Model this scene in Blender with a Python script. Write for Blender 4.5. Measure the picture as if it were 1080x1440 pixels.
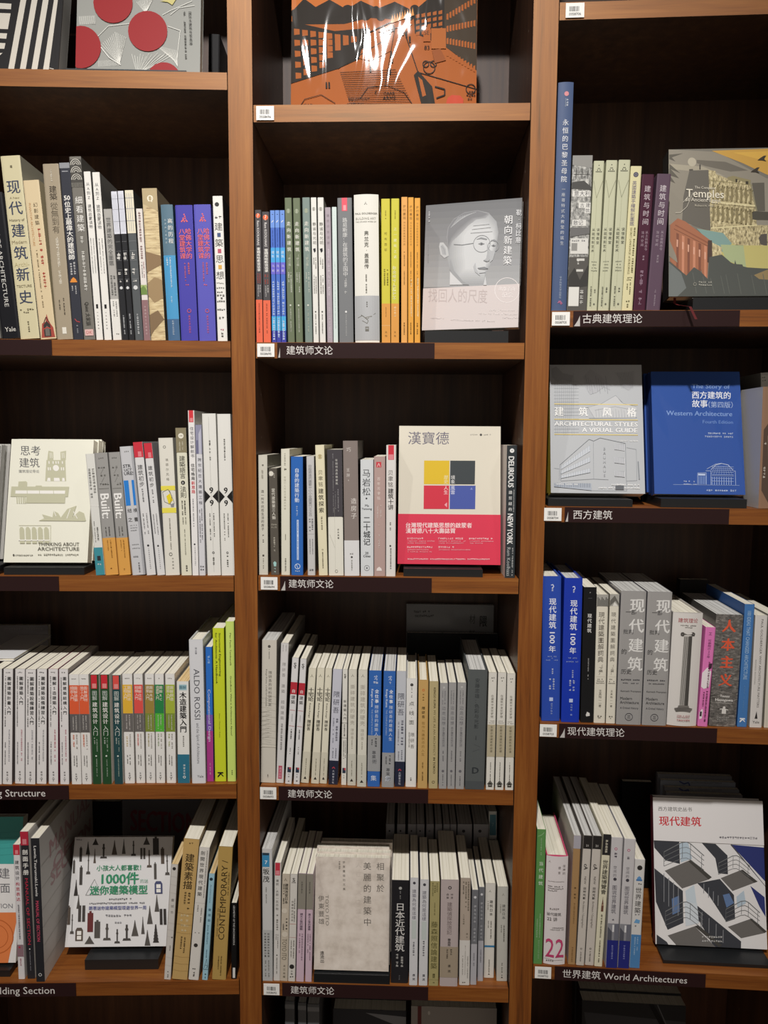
import bpy, math, random
from mathutils import Vector, Matrix

# ------------------------------------------------------------------ scene, camera, lights, exposure
S = bpy.context.scene
C = S.collection
for _o in list(bpy.data.objects):
    bpy.data.objects.remove(_o)
EYE = 1.55                                   # eye height above the floor
FPX, PITCH, ROLL = 1053.95, math.radians(5.632), math.radians(0.376)
cp, sp, cr, sr = math.cos(PITCH), math.sin(PITCH), math.cos(ROLL), math.sin(ROLL)
cd = bpy.data.cameras.new('camera')
cam = bpy.data.objects.new('camera', cd); C.objects.link(cam)
cd.sensor_fit = 'HORIZONTAL'; cd.sensor_width = 36.0; cd.lens = FPX / 1080 * 36.0
cd.clip_start = 0.02
_R = Vector((cr, sr * sp, sr * cp)); _U = Vector((-sr, cr * sp, cr * cp)); _F = Vector((0, cp, -sp))
cam.matrix_world = Matrix(((_R.x, _U.x, -_F.x, 0), (_R.y, _U.y, -_F.y, 0), (_R.z, _U.z, -_F.z, EYE), (0, 0, 0, 1)))
S.camera = cam
S.view_settings.view_transform = 'Standard'
S.view_settings.look = 'None'
S.view_settings.gamma = 1.0
S.view_settings.use_curve_mapping = False
S.view_settings.exposure = 0.0
W = bpy.data.worlds.new('shop_room'); S.world = W; W.use_nodes = True
W.node_tree.nodes['Background'].inputs[0].default_value = (1.0, 0.86, 0.72, 1)
W.node_tree.nodes['Background'].inputs[1].default_value = 0.27


def spot(name, loc, aim, power, cone, blend, radius, col=(1.0, 0.965, 0.93)):
    l = bpy.data.lights.new(name, 'SPOT'); o = bpy.data.objects.new(name, l); C.objects.link(o)
    l.energy = power; l.spot_size = math.radians(cone); l.spot_blend = blend; l.shadow_soft_size = radius; l.color = col
    o.location = loc
    o.rotation_euler = (Vector(aim) - Vector(loc)).to_track_quat('-Z', 'Y').to_euler()
    return o


# ceiling track spots in front of the bookcases, a little behind the photographer
spot('ceiling_spotlight', (-0.12, -0.35, EYE + 1.80), (-0.12, 1.22, EYE - 0.32), 256, 66, 1.0, 0.035)
spot('ceiling_spotlight', (0.85, -0.35, EYE + 1.80), (0.55, 1.2, EYE - 0.1), 22, 60, 0.9, 0.03)
spot('ceiling_spotlight', (-1.0, -0.3, EYE + 1.80), (-0.5, 1.2, EYE + 0.0), 40, 60, 0.9, 0.03)

# ------------------------------------------------------------------ materials
MATS = {}


def lin(h):
    h = h.lstrip('#')
    v = [int(h[i:i + 2], 16) / 255 for i in (0, 2, 4)]
    return [x / 12.92 if x <= 0.04045 else ((x + 0.055) / 1.055) ** 2.4 for x in v] + [1.0]


def node(nt, kind, **kw):
    n = nt.nodes.new(kind)
    for k, v in kw.items():
        if k in n.inputs:
            n.inputs[k].default_value = v
        else:
            setattr(n, k, v)
    return n


def new_mat(name):
    m = bpy.data.materials.new(name); m.use_nodes = True
    return m, m.node_tree, m.node_tree.nodes['Principled BSDF']


def texco(nt, scale, kind='Object'):
    tc = node(nt, 'ShaderNodeTexCoord'); mp = node(nt, 'ShaderNodeMapping')
    mp.inputs['Scale'].default_value = scale
    nt.links.new(tc.outputs[kind], mp.inputs[0])
    return mp.outputs[0]


def ramp(nt, fac, stops):
    r = node(nt, 'ShaderNodeValToRGB'); e = r.color_ramp.elements
    while len(e) < len(stops):
        e.new(0.5)
    for q, (p, c) in zip(e, stops):
        q.position = p; q.color = lin(c)
    nt.links.new(fac, r.inputs[0])
    return r.outputs[0]


def mat(key, wrap=0):
    """Printed paper of one colour ('#rrggbb'), or a named surface ('@wood'); wrap adds clear crinkled shrink film."""
    k = (key, wrap)
    if k in MATS:
        return MATS[k]
    if key[0] != '@':
        m, nt, b = new_mat('paper_' + key[1:] + ('_film' if wrap else ''))
        b.inputs['Base Color'].default_value = lin(key); b.inputs['Roughness'].default_value = 0.5
        b.inputs['Specular IOR Level'].default_value = 0.08 if wrap == 3 else 0.22
    else:
        m, nt, b = new_mat(key[1:] + ('_film' if wrap else ''))
        if key in ('@oak', '@oak_edge'):
            up = key == '@oak'
            co = texco(nt, (55, 55, 2.2) if up else (2.2, 55, 55))
            n1 = node(nt, 'ShaderNodeTexNoise', Scale=1.6, Detail=8.0, Roughness=0.62, Distortion=0.6); nt.links.new(co, n1.inputs[0])
            co2 = texco(nt, (420, 420, 16) if up else (16, 420, 420))
            n2 = node(nt, 'ShaderNodeTexNoise', Scale=1.0, Detail=3.0); nt.links.new(co2, n2.inputs[0])
            mx = node(nt, 'ShaderNodeMath', operation='ADD'); mul = node(nt, 'ShaderNodeMath', operation='MULTIPLY')
            mul.inputs[1].default_value = 0.35
            nt.links.new(n2.outputs[0], mul.inputs[0]); nt.links.new(n1.outputs[0], mx.inputs[0]); nt.links.new(mul.outputs[0], mx.inputs[1])
            nt.links.new(ramp(nt, mx.outputs[0], [(0.42, '#512b0f'), (0.6, '#784116'), (0.74, '#844c1c'), (0.95, '#985f29')]), b.inputs['Base Color'])
            b.inputs['Roughness'].default_value = 0.47
            b.inputs['Specular IOR Level'].default_value = 1.0; b.inputs['Specular Tint'].default_value = (1.0, 0.74, 0.5, 1)
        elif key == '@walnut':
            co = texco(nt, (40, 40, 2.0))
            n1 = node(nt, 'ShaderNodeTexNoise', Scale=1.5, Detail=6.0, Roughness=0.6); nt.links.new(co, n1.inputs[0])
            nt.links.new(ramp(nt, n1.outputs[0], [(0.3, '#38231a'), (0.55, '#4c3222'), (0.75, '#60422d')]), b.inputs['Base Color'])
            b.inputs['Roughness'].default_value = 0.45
        elif key == '@black_steel':
            b.inputs['Base Color'].default_value = lin('#16181a'); b.inputs['Roughness'].default_value = 0.42
        elif key in ('@pages', '@pages_grey', '@pages_buff'):
            co = texco(nt, (1300, 3, 3))
            n1 = node(nt, 'ShaderNodeTexNoise', Scale=1.0, Detail=2.0); nt.links.new(co, n1.inputs[0])
            pal = {'@pages': ('#c9c3af', '#eae4d2', '#f2eddf'), '@pages_grey': ('#8d8b86', '#c9c8c4', '#e8e7e2'), '@pages_buff': ('#b7955f', '#dcbf8c', '#e6cfa0')}[key]
            nt.links.new(ramp(nt, n1.outputs[0], [(0.3, pal[0]), (0.5, pal[1]), (0.7, pal[2])]), b.inputs['Base Color'])
            b.inputs['Roughness'].default_value = 0.7
        elif key == '@rock':
            co = texco(nt, (60, 60, 160))
            n1 = node(nt, 'ShaderNodeTexNoise', Scale=2.0, Detail=8.0, Roughness=0.7, Distortion=0.8); nt.links.new(co, n1.inputs[0])
            nt.links.new(ramp(nt, n1.outputs[0], [(0.35, '#3c3a38'), (0.52, '#67635f'), (0.7, '#a09a94')]), b.inputs['Base Color'])
        elif key == '@photo':
            co = texco(nt, (90, 90, 60))
            n1 = node(nt, 'ShaderNodeTexNoise', Scale=2.2, Detail=8.0, Roughness=0.75); nt.links.new(co, n1.inputs[0])
            nt.links.new(ramp(nt, n1.outputs[0], [(0.36, '#2c2c2a'), (0.5, '#8f8f8b'), (0.66, '#d8d7d0')]), b.inputs['Base Color'])
        elif key == '@sepia':
            co = texco(nt, (30, 30, 260))
            n1 = node(nt, 'ShaderNodeTexNoise', Scale=1.4, Detail=7.0, Roughness=0.7); nt.links.new(co, n1.inputs[0])
            nt.links.new(ramp(nt, n1.outputs[0], [(0.32, '#8d7454'), (0.5, '#cdb88c'), (0.7, '#e6d8b0')]), b.inputs['Base Color'])
        elif key == '@carved':
            co = texco(nt, (210, 210, 90))
            n1 = node(nt, 'ShaderNodeTexNoise', Scale=1.5, Detail=6.0, Roughness=0.7); nt.links.new(co, n1.inputs[0])
            nt.links.new(ramp(nt, n1.outputs[0], [(0.36, '#5a5138'), (0.52, '#b9ab80'), (0.68, '#e0d6ac')]), b.inputs['Base Color'])
        elif key == '@marble':
            co = texco(nt, (26, 26, 26))
            n1 = node(nt, 'ShaderNodeTexNoise', Scale=1.6, Detail=6.0, Roughness=0.6); nt.links.new(co, n1.inputs[0])
            nt.links.new(ramp(nt, n1.outputs[0], [(0.3, '#bdb2a6'), (0.5, '#d2c8bd'), (0.7, '#ddd4ca')]), b.inputs['Base Color'])
        elif key == '@silver':
            b.inputs['Base Color'].default_value = lin('#b9bbbd'); b.inputs['Metallic'].default_value = 0.35; b.inputs['Roughness'].default_value = 0.4
        elif key == '@floor':
            co = texco(nt, (3, 14, 3))
            n1 = node(nt, 'ShaderNodeTexNoise', Scale=3.0, Detail=6.0); nt.links.new(co, n1.inputs[0])
            nt.links.new(ramp(nt, n1.outputs[0], [(0.3, '#2e2119'), (0.7, '#4a3628')]), b.inputs['Base Color'])
    if wrap:
        b.inputs['Coat Weight'].default_value = (0, 0.3, 0.55, 0.5)[wrap]
        b.inputs['Coat Roughness'].default_value = 0.05 if wrap == 3 else 0.12
        co = texco(nt, (16, 16, 5) if wrap == 3 else (26, 26, 13))
        n1 = node(nt, 'ShaderNodeTexNoise', Scale=1.0, Detail=3.0 if wrap < 3 else 1.0, Distortion=1.6); nt.links.new(co, n1.inputs[0])
        bp = node(nt, 'ShaderNodeBump', Strength=(0, 0.07, 0.2, 0.32)[wrap], Distance=0.004 if wrap < 3 else 0.012); nt.links.new(n1.outputs[0], bp.inputs['Height'])
        nt.links.new(bp.outputs[0], b.inputs['Coat Normal'])
    MATS[k] = m
    return m


# ------------------------------------------------------------------ mesh collector and lettering
class MB:
    def __init__(self):
        self.v, self.f, self.k, self.ks = [], [], [], []

    def add(self, vs, fs, key):
        n = len(self.v); self.v += vs
        if key not in self.ks:
            self.ks.append(key)
        i = self.ks.index(key)
        self.f += [tuple(n + a for a in f) for f in fs]; self.k += [i] * len(fs)

    def box(self, x0, x1, y0, y1, z0, z1, key, front=None, under=None):
        vs = [(x, y, z) for z in (z0, z1) for y in (y0, y1) for x in (x0, x1)]
        fs = [(4, 5, 7, 6), (2, 6, 7, 3), (0, 4, 6, 2), (1, 3, 7, 5)]
        self.add(vs, fs, key); self.add(vs, [(0, 1, 5, 4)], front or key); self.add(vs, [(0, 2, 3, 1)], under or key)

    def prism(self, poly, z0, z1, key, cap=None):
        n = len(poly)
        vs = [(x, y, z0) for x, y in poly] + [(x, y, z1) for x, y in poly]
        self.add(vs, [(i, (i + 1) % n, n + (i + 1) % n, n + i) for i in range(n)], key)
        self.add(vs, [tuple(range(n - 1, -1, -1)), tuple(range(n, 2 * n))], cap or key)

    def build(self, name, parent=None, wrap=0, matrix=None, bevel=0):
        me = bpy.data.meshes.new(name); me.from_pydata(self.v, [], self.f)
        for k in self.ks:
            me.materials.append(mat(k, wrap))
        me.polygons.foreach_set('material_index', self.k); me.update()
        o = bpy.data.objects.new(name, me); C.objects.link(o)
        if parent is not None:
            o.parent = parent
        if matrix is not None:
            o.matrix_local = matrix
        if bevel:
            b = o.modifiers.new('edge', 'BEVEL'); b.width = bevel; b.segments = 2; b.limit_method = 'ANGLE'
        return o


_cu = bpy.data.curves.new('lettering', 'FONT'); _to = bpy.data.objects.new('lettering', _cu)
GL = {}


def glyphs(s, bold=0.0):
    k = (s, bold)
    if k not in GL:
        _cu.body = s; _cu.resolution_u = 2; _cu.size = 1.0
        me = _to.to_mesh()
        v1 = [(v.co.x, v.co.y) for v in me.vertices]; f1 = [tuple(p.vertices) for p in me.polygons]
        _to.to_mesh_clear()
        vs, fs = [], []
        for dx, dy in ((0, 0),) if bold <= 0 else ((-bold, -bold * .5), (bold, bold * .5)):
            n = len(vs); vs += [(a + dx, b + dy) for a, b in v1]; fs += [tuple(n + q for q in f) for f in f1]
        GL[k] = (vs, fs)
    return GL[k]


def quad(x0, y0, x1, y1):
    return [(x0, y0), (x1, y0), (x1, y1), (x0, y1)]


def decor(mb, items, D, k=1.0, base=0.00012, nseg=1, seed=1):
    """Print items on a surface. D(x, y, off) maps design coordinates to the book; k = height of one width unit, in height units."""
    rnd = random.Random(seed); step = min(0.00003, 0.0013 / max(1, len(items)))
    for li, it in enumerate(items):
        off = base + step * li
        t = it[0]; bo = (it[7] if len(it) > 7 else 0.0) if t in 'VRUH' else 0.0

        def put(vs, fs, col):
            n1 = len(vs) // 2 if bo > 0 else len(vs)      # the second strike of bold print lies a hair above the first
            mb.add([D(p[0], p[1], off + (0.00002 if q >= n1 else 0)) for q, p in enumerate(vs)], [f[::-1] for f in fs], col)
        if t == 'V':                                     # upright characters, one under another
            s, u, v0, v1, w, col = it[1:7]; bold = it[7] if len(it) > 7 else 0.0
            p = (v1 - v0) / len(s); gh = min(w * k, p * 1.02)
            for i, ch in enumerate(s):
                if ch == ' ':
                    continue
                gv, gf = glyphs(ch, bold)
                cx = 0.5 if ord(ch) > 0x2000 else (max(a for a, _ in gv) + min(a for a, _ in gv)) / 2 if gv else 0.5
                cy = v0 + p * (i + 0.5)
                put([(u + (a - cx) * w, cy - (b - 0.38) * gh) for a, b in gv], gf, col)
        elif t == 'R':                                   # running down the spine
            s, u, v0, v1, w, col = it[1:7]; bold = it[7] if len(it) > 7 else 0.0
            gv, gf = glyphs(s, bold)
            L = max(a for a, _ in gv) or 1; m = (v1 - v0) / L
            put([(u + (b - 0.36) * w, v0 + a * m) for a, b in gv], gf, col)
        elif t == 'U':                                   # running up the spine
            s, u, v0, v1, w, col = it[1:7]; bold = it[7] if len(it) > 7 else 0.0
            gv, gf = glyphs(s, bold)
            L = max(a for a, _ in gv) or 1; m = (v1 - v0) / L
            put([(u - (b - 0.36) * w, v1 - a * m) for a, b in gv], gf, col)
        elif t == 'H':                                   # level line of text, centred
            s, u, v, w, col = it[1:6]; hh = it[6] if len(it) > 6 else None; bold = it[7] if len(it) > 7 else 0.0
            gv, gf = glyphs(s, bold)
            x0 = min(a for a, _ in gv); x1 = max(a for a, _ in gv); m = w / (x1 - x0); my = hh if hh else m * k
            put([(u + (a - (x0 + x1) / 2) * m, v - (b - 0.36) * my) for a, b in gv], gf, col)
        elif t == 'B':                                   # block of colour
            v0, v1, col = it[1:4]; u0, u1 = it[4:6] if len(it) > 4 else (0.0, 1.0)
            for i in range(nseg):
                a, b = u0 + (u1 - u0) * i / nseg, u0 + (u1 - u0) * (i + 1) / nseg
                put(quad(a, v0, b, v1), [(3, 2, 1, 0)], col)
        elif t in 'MN':                                  # lines of print too small to read
            if t == 'M':
                u, v0, v1, w, col = it[1:6]; h = w * k; n = max(1, int((v1 - v0) / (h * 1.02))); cells = [(u, v0 + (v1 - v0) * (i + .5) / n) for i in range(n)]
            else:
                v, u0, u1, h, col = it[1:6]; w = h / k; n = max(1, int((u1 - u0) / (w * 1.02))); cells = [(u0 + (u1 - u0) * (i + .5) / n, v) for i in range(n)]
            vs, fs = [], []
            for cx, cy in cells:
                if rnd.random() < 0.1:
                    continue
                for _ in range(3):
                    y = cy + (rnd.random() - .5) * h * .8; q = len(vs)
                    vs += quad(cx - w * .42, y - h * .085, cx + w * .42, y + h * .085); fs.append((q + 3, q + 2, q + 1, q))
                x = cx + (rnd.random() - .5) * w * .5; q = len(vs)
                vs += quad(x - w * .08, cy - h * .45, x + w * .08, cy + h * .45); fs.append((q + 3, q + 2, q + 1, q))
            put(vs, fs, col)
        elif t == 'C':                                   # disc
            u, v, r, col = it[1:5]
            put([(u + r * math.cos(2 * math.pi * i / 28), v + r * k * math.sin(2 * math.pi * i / 28)) for i in range(28)], [tuple(range(27, -1, -1))], col)
        elif t == 'O':                                   # ring
            u, v, r, w, col = it[1:6]; vs = []
            for i in range(28):
                a = 2 * math.pi * i / 28
                for q in (r, r - w):
                    vs.append((u + q * math.cos(a), v + q * k * math.sin(a)))
            put(vs, [(2 * i + 1, (2 * i + 3) % 56, (2 * i + 2) % 56, 2 * i) for i in range(28)], col)
        elif t == 'P':                                   # filled outline (clockwise on the page)
            pts, col = it[1:3]
            ar = sum(pts[i][0] * pts[(i + 1) % len(pts)][1] - pts[(i + 1) % len(pts)][0] * pts[i][1] for i in range(len(pts)))
            idx = list(range(len(pts)))
            put(list(pts), [tuple(idx[::-1] if ar > 0 else idx)], col)
        elif t == 'L':                                   # stroke through points
            pts, w, col = it[1:4]; vs, fs = [], []
            for (xa, ya), (xb, yb) in zip(pts, pts[1:]):
                dx, dy = xb - xa, (yb - ya) / k; n = math.hypot(dx, dy) or 1; nx, ny = -dy / n * w / 2, dx / n * w / 2 * k; q = len(vs)
                vs += [(xa - nx, ya - ny), (xb - nx, yb - ny), (xb + nx, yb + ny), (xa + nx, ya + ny)]; fs.append((q + 3, q + 2, q + 1, q))
            put(vs, fs, col)


# ------------------------------------------------------------------ the three bookcases: plan position and measuring
class Bay:
    def __init__(self, P, th, width, side, shelves):
        self.P = P; self.th = math.radians(th); self.w = width; self.side = side; self.z = shelves
        c, s = math.cos(self.th), math.sin(self.th); self.e = (c, s); self.n = (-s, c)
        self.M = Matrix(((c, -s, 0, P[0]), (s, c, 0, P[1]), (0, 0, 1, EYE), (0, 0, 0, 1)))

    def loc(self, X, Y):
        dx, dy = X - self.P[0], Y - self.P[1]
        return dx * self.e[0] + dy * self.e[1], dx * self.n[0] + dy * self.n[1]


def ray(u, v):
    x, y = (u - 540) / FPX, -(v - 720) / FPX
    x, y = cr * x - sr * y, sr * x + cr * y
    return (x, cp + y * sp, -sp + y * cp)


def on_plane(bay, u, v, s):
    """Local x, z of the photographed point when it lies s behind the bookcase front."""
    d = ray(u, v)
    px, py = bay.P[0] + s * bay.n[0], bay.P[1] + s * bay.n[1]
    t = (bay.n[0] * px + bay.n[1] * py) / (bay.n[0] * d[0] + bay.n[1] * d[1])
    return bay.loc(d[0] * t, d[1] * t)[0], d[2] * t


def on_shelf(bay, u, v, z):
    d = ray(u, v); t = z / d[2]
    return bay.loc(d[0] * t, d[1] * t)


D0 = 1.2
_tc = math.radians(-1.8746)
_A2 = (-0.20497, D0); _ec = (math.cos(_tc), math.sin(_tc))
UPW = 0.0373
_A1 = (_A2[0] - UPW * _ec[0], _A2[1] - UPW * _ec[1])
CW = 0.42348
_B2 = (_A2[0] + (CW + UPW) * _ec[0], _A2[1] + (CW + UPW) * _ec[1])
BL = Bay(_A1, 1.3413, 0.54, -1, [0.93, 0.5525, 0.1505, -0.225, -0.5773, -0.9287, -1.285])
BC = Bay(_A2, -1.8746, CW, 1, [0.90, 0.505, 0.1489, -0.2231, -0.5783, -0.9291, -1.285])
BR = Bay(_B2, -3.8076, 0.44, 1, [1.02, 0.6473, 0.1979, -0.1061, -0.4607, -0.8834, -1.26])
DEPTH = 0.285


def tag(o, label=None, cat=None, group=None, kind=None):
    for k, v in (('label', label), ('category', cat), ('group', group), ('kind', kind)):
        if v:
            o[k] = v
    return o


def empty(name, M):
    o = bpy.data.objects.new(name, None); C.objects.link(o); o.empty_display_size = 0.02
    o.matrix_world = M
    return o


fl = MB(); fl.box(-3, 3, -2.5, 2.5, -0.03, 0, '@floor'); tag(fl.build('floor'), kind='structure')
wl = MB(); wl.box(-3, 3, 2.0, 2.1, 0, 3.7, '#4a3c30'); tag(wl.build('wall_back'), kind='structure')
ce = MB(); ce.box(-3, 3, -2.5, 2.1, 3.7, 3.8, '#3a3632'); tag(ce.build('ceiling'), kind='structure')

WOOD, DARK = '@oak_edge', '@walnut'  # the dark one is back-panel laminate, and painted shade on uprights and shelves


def upright(root, x0, x1):
    m = MB(); m.box(x0, x1, 0, DEPTH + 0.018, -EYE, 1.1, DARK, '@oak')  # sides coloured darker than the oak front to paint in their shade
    for x, sgn in ((x0, -1), (x1, 1)):                   # rows of pin holes
        for yy in (0.045, 0.225):
            for i in range(34):
                zc = -1.4 + 0.07 * i
                m.add([(x + sgn * 0.0002, yy + 0.0022 * math.cos(a * 1.047), zc + 0.0022 * math.sin(a * 1.047)) for a in range(6)], [tuple(range(6)) if sgn > 0 else tuple(range(5, -1, -1))], '#8f8478')
    m.build('upright', root, bevel=0.0012)


def sticker(parent, bay, x, z, num):
    m = MB(); w, h = 0.0272, 0.0205
    m.box(x, x + w, -0.0016, -0.001, z - 0.0228, z - 0.0228 + h, '#eeede9')

    def D(a, b, off):
        return (x + a * w, -0.0016 - off, z - 0.0228 + h - b * h)
    it = []; r = random.Random(num); a = 0.2
    while a < 0.75:
        b = a + r.choice((0.012, 0.02, 0.035)); it.append(('B', 0.24, 0.58, '#2a2a2a', a, b)); a = b + r.choice((0.02, 0.032))
    it.append(('H', num, 0.5, 0.76, 0.64, '#5c5c5c'))
    decor(m, it, D, w / h)
    m.build('barcode_sticker', parent)


def shelf_label(parent, x0, x1, z, items=()):
    m = MB(); m.box(x0, x1, -0.0009, 0.0, z - 0.0246, z - 0.0008, '#2a1717')
    H = 0.0238

    def D(a, b, off):
        return (a, -0.0009 - off, z - 0.0008 - b * H)
    decor(m, items, D, 1 / H)
    m.build('shelf_label', parent)


CASES = []
for bay, lab in ((BL, 'oak-edged bookcase whose labels read Structure and Section, beside the first tall upright'),
                 (BC, 'oak-edged bookcase between the two tall uprights, its labels repeating one heading'),
                 (BR, 'dimly lit oak-edged bookcase whose lowest label reads World Architectures')):
    root = empty('bookcase', bay.M); tag(root, lab, 'bookcase', 'bookcases of the curved shelf wall'); CASES.append(root)
    xa, xb = (0, bay.w) if bay.side > 0 else (-bay.w, 0)
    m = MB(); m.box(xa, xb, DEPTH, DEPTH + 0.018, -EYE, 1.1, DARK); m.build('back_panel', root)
    if bay is BC:
        upright(root, -UPW, 0); upright(root, bay.w, bay.w + UPW)
    elif bay is BL:
        upright(root, xa - UPW, xa)
    else:
        upright(root, xb, xb + UPW)
    bay.shelf = []
    for i, z in enumerate(bay.z):
        m = MB(); m.box(xa + 0.0015, xb - 0.0015, 0.0005, DEPTH - 0.0005, z - 0.025, z, WOOD, under=DARK)  # dark underside colour paints in the shade below the shelf
        bay.shelf.append(m.build('shelf', root, bevel=0.0012))


def strip(bay, i, u0, u1, text=None, t0=0, t1=0, torn=0):
    z = bay.z[i]; v = 720
    # the label's ends, measured at the height of its shelf edge
    def xat(u):
        lo, hi = 0, 1440
        for _ in range(30):
            mid = (lo + hi) / 2
            if on_plane(bay, u, mid, 0)[1] > z - 0.012:
                lo = mid
            else:
                hi = mid
        return on_plane(bay, u, lo, 0)[0]
    it = []
    if text:
        a, b = xat(t0), xat(t1); it = [('H', text, (a + b) / 2, 0.5, b - a, '#dedad6')]
        if torn:                                          # a torn corner of an older sticker
            q = xat(u0) + 0.0015; it.append(('P', [(q, .97), (q + torn, .97), (q + torn * .95, .3), (q + torn * .6, .62)], '#bdbab6'))
    shelf_label(bay.shelf[i], xat(u0) if u0 > -1000 else -bay.w + 0.04, xat(u1), z, it)
    return xat


for i, u1 in ((2, 73), (3, 83)):
    strip(BL, i, -2000, u1)
strip(BL, 4, -2000, 97, 'Building Structure', -43, 64)
strip(BL, 5, -2000, 107, 'Building Section', -19, 77)
for i, u0, u1, a, b, n in ((2, 390, 611, 403, 468, '0058695'), (3, 394, 607, 406, 469, '0058694'), (4, 392, 602, 405, 467, '0058693'), (5, 397, 602, 409, 470, '0058692')):
    xat = strip(BC, i, u0, u1, '建筑师文论', a, b, {3: .007, 2: .003}.get(i, 0)); sticker(BC.shelf[i], BC, xat((362, 367, 366, 371)[i - 2]), BC.z[i], n)
sticker(BC.shelf[1], BC, 0.006, BC.z[1], '0058696')
for i, u0, u1, t, a, b, n in ((2, 806, 1040, '古典建筑理论', 819, 903, '0058705'), (3, 794, 1025, '西方建筑', 806, 861, '0058704'), (4, 786, 1008, '现代建筑理论', 798, 878, '0058703'), (5, 780, 992, '世界建筑 World Architectures', 791, 966, '0058702')):
    xat = strip(BR, i, u0, u1, t, a, b, {2: .009, 3: .004, 4: .008}.get(i, 0)); sticker(BR.shelf[i], BR, xat((776, 765, 759, 752)[i - 2]), BR.z[i], n)
sticker(BR.shelf[1], BR, 0.010, BR.z[1], '0058706')

# ------------------------------------------------------------------ books
CROP = None; ROW = None; BID = [0]


def row(bay, i, ox, oy, s, group, back=None):
    global CROP, ROW
    CROP = (ox, oy, s); ROW = (bay, i, group)


def fx(x): return CROP[0] + x / CROP[2]
def fy(y): return CROP[1] + y / CROP[2]


def uline(t, d, b, r, c, n=10):
    """Cross-section of a cover: two boards joined by a spine that bulges by b."""
    sx = [i / n for i in range(n + 1)]
    out = [(0, d)] + [(x * t, b * (2 * x - 1) ** 2 + (r if i in (0, n) else 0)) for i, x in enumerate(sx)] + [(t, d)]
    inn = [(t - c, d), (t - c, c + b + r), (c, c + b + r), (c, d)]
    return out + inn


def bk(xbl, xbr, xtl, ytop, ybot, col, label, items=(), side=None, hard=0, rnd=0, wrap=0, pages='@pages', d=None, s=None, obi=(), sideprint=None, topgap=0, lift=0):
    bay, i, group = ROW; zs = bay.z[i]; BID[0] += 1
    ub, ur, ut, vt = fx(xbl), fx(xbr), fx(xtl), fy(ytop)
    vb = fy(ybot) if ybot is not None else None
    if s is None:
        s = 0.005
        if vb is not None and zs < -0.3:
            s = min(0.075, max(0.002, on_shelf(bay, (ub + ur) / 2, vb, zs)[1]))
    if vb is None:                                        # where the shelf line shows at that setback
        lo, hi = 0, 1600
        for _ in range(30):
            mid = (lo + hi) / 2
            if on_plane(bay, ub, mid, s)[1] > zs:
                lo = mid
            else:
                hi = mid
        vb = lo
    x0 = on_plane(bay, ub, vb, s)[0]; x1 = on_plane(bay, ur, vb, s)[0]
    xt, zt = on_plane(bay, ut, vt, s)
    lean = math.atan2(xt - x0, zt - zs - lift); h = math.hypot(xt - x0, zt - zs - lift)
    t = max(0.004, (x1 - x0) * math.cos(lean) - 0.0006)
    dx = h * math.sin(lean); lo_, hi_ = (0.0008, bay.w - 0.0008) if bay.side > 0 else (-bay.w, -0.0008)
    x0 += max(0, lo_ - min(x0, x0 + dx)) if bay is not BL else 0
    x0 -= max(0, max(x0, x0 + dx) + t - hi_) if bay is not BR else 0
    up = t * math.sin(lean) if lean > 0 else 0
    h -= up
    lim = DEPTH - 0.012 - s
    d = min(d or min(0.205, max(0.13, 0.72 * h)), lim)
    Mx = bay.M @ Matrix.Translation((x0, s, zs + up + lift + 0.0004)) @ Matrix.Rotation(lean, 4, 'Y')
    root = empty('book', Mx); tag(root, label, 'book', group)
    side = side or col
    c = 0.0021 if hard else 0.0005
    c = min(c, t * 0.2)
    b = (0.09 * t if rnd == 1 else 0.16 * t if rnd else 0.0)
    r = 0.0 if rnd else min(0.0008, t * 0.08)
    m = MB(); poly = uline(t, d, b, r, c)
    n = len(poly); vs = [(x, y, 0) for x, y in poly] + [(x, y, h) for x, y in poly]
    for j in range(n):
        key = col if 1 <= j <= 10 else side
        m.add([vs[j], vs[(j + 1) % n], vs[n + (j + 1) % n], vs[n + j]], [(0, 1, 2, 3)], key)
    for z0, flip in ((0, 1), (h, 0)):                     # closing strips along head and tail
        q = [(x, y, z0) for x, y in poly]; ins = q[13 - 0:]
        A = q[:13]; Bq = [q[16], q[15]] + [((x), c + b + r, z0) for x in [c + (t - 2 * c) * (k_ + 1) / 10 for k_ in range(9)]] + [q[14], q[13]]
        f = []
        for k_ in range(12):
            f.append((k_, k_ + 1, 13 + k_ + 1, 13 + k_) if flip else (13 + k_, 13 + k_ + 1, k_ + 1, k_))
        m.add(A + Bq, f, side)

    def D(u, v, off):
        return (u * t, b * (2 * u - 1) ** 2 - off * (2 if rnd else 1), h - v * h)
    decor(m, items, D, t / h, nseg=8 if rnd else 1, seed=BID[0])
    if sideprint:
        def DS(u, v, off):
            return (t + off, 0.002 + u * (d - 0.004), h - v * h)
        decor(m, sideprint, DS, d / h, seed=BID[0])
    m.build('cover', root, wrap)
    g = 0.0032 if hard else 0.0004 + topgap
    p = MB(); p.box(c + 0.0001, t - c - 0.0001, c + b + r + 0.0002, d - (0.003 if hard else 0.0003), g if hard else 0.0002, h - g, pages)
    p.build('page_block', root, 1 if wrap > 1 else 0)
    for v0, v1, ocol, oit in obi:
        o = MB(); e = 0.0003
        pl = [(x + (-e if x < t * .01 else e if x > t * .99 else 0), y - e if y < d * .9 else y) for x, y in poly[:13]]
        z0, z1 = h - v1 * h, h - v0 * h
        o.add([(x, y, z0) for x, y in pl] + [(x, y, z1) for x, y in pl], [(j, j + 1, 13 + j + 1, 13 + j) for j in range(12)], ocol)

        def DO(u, v, off):
            return (u * t, b * (2 * u - 1) ** 2 - e - off * (2 if rnd else 1), h - v * h)
        decor(o, oit, DO, t / h, nseg=8 if rnd else 1, seed=BID[0])
        o.build('paper_band', root, wrap)
    return root


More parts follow.
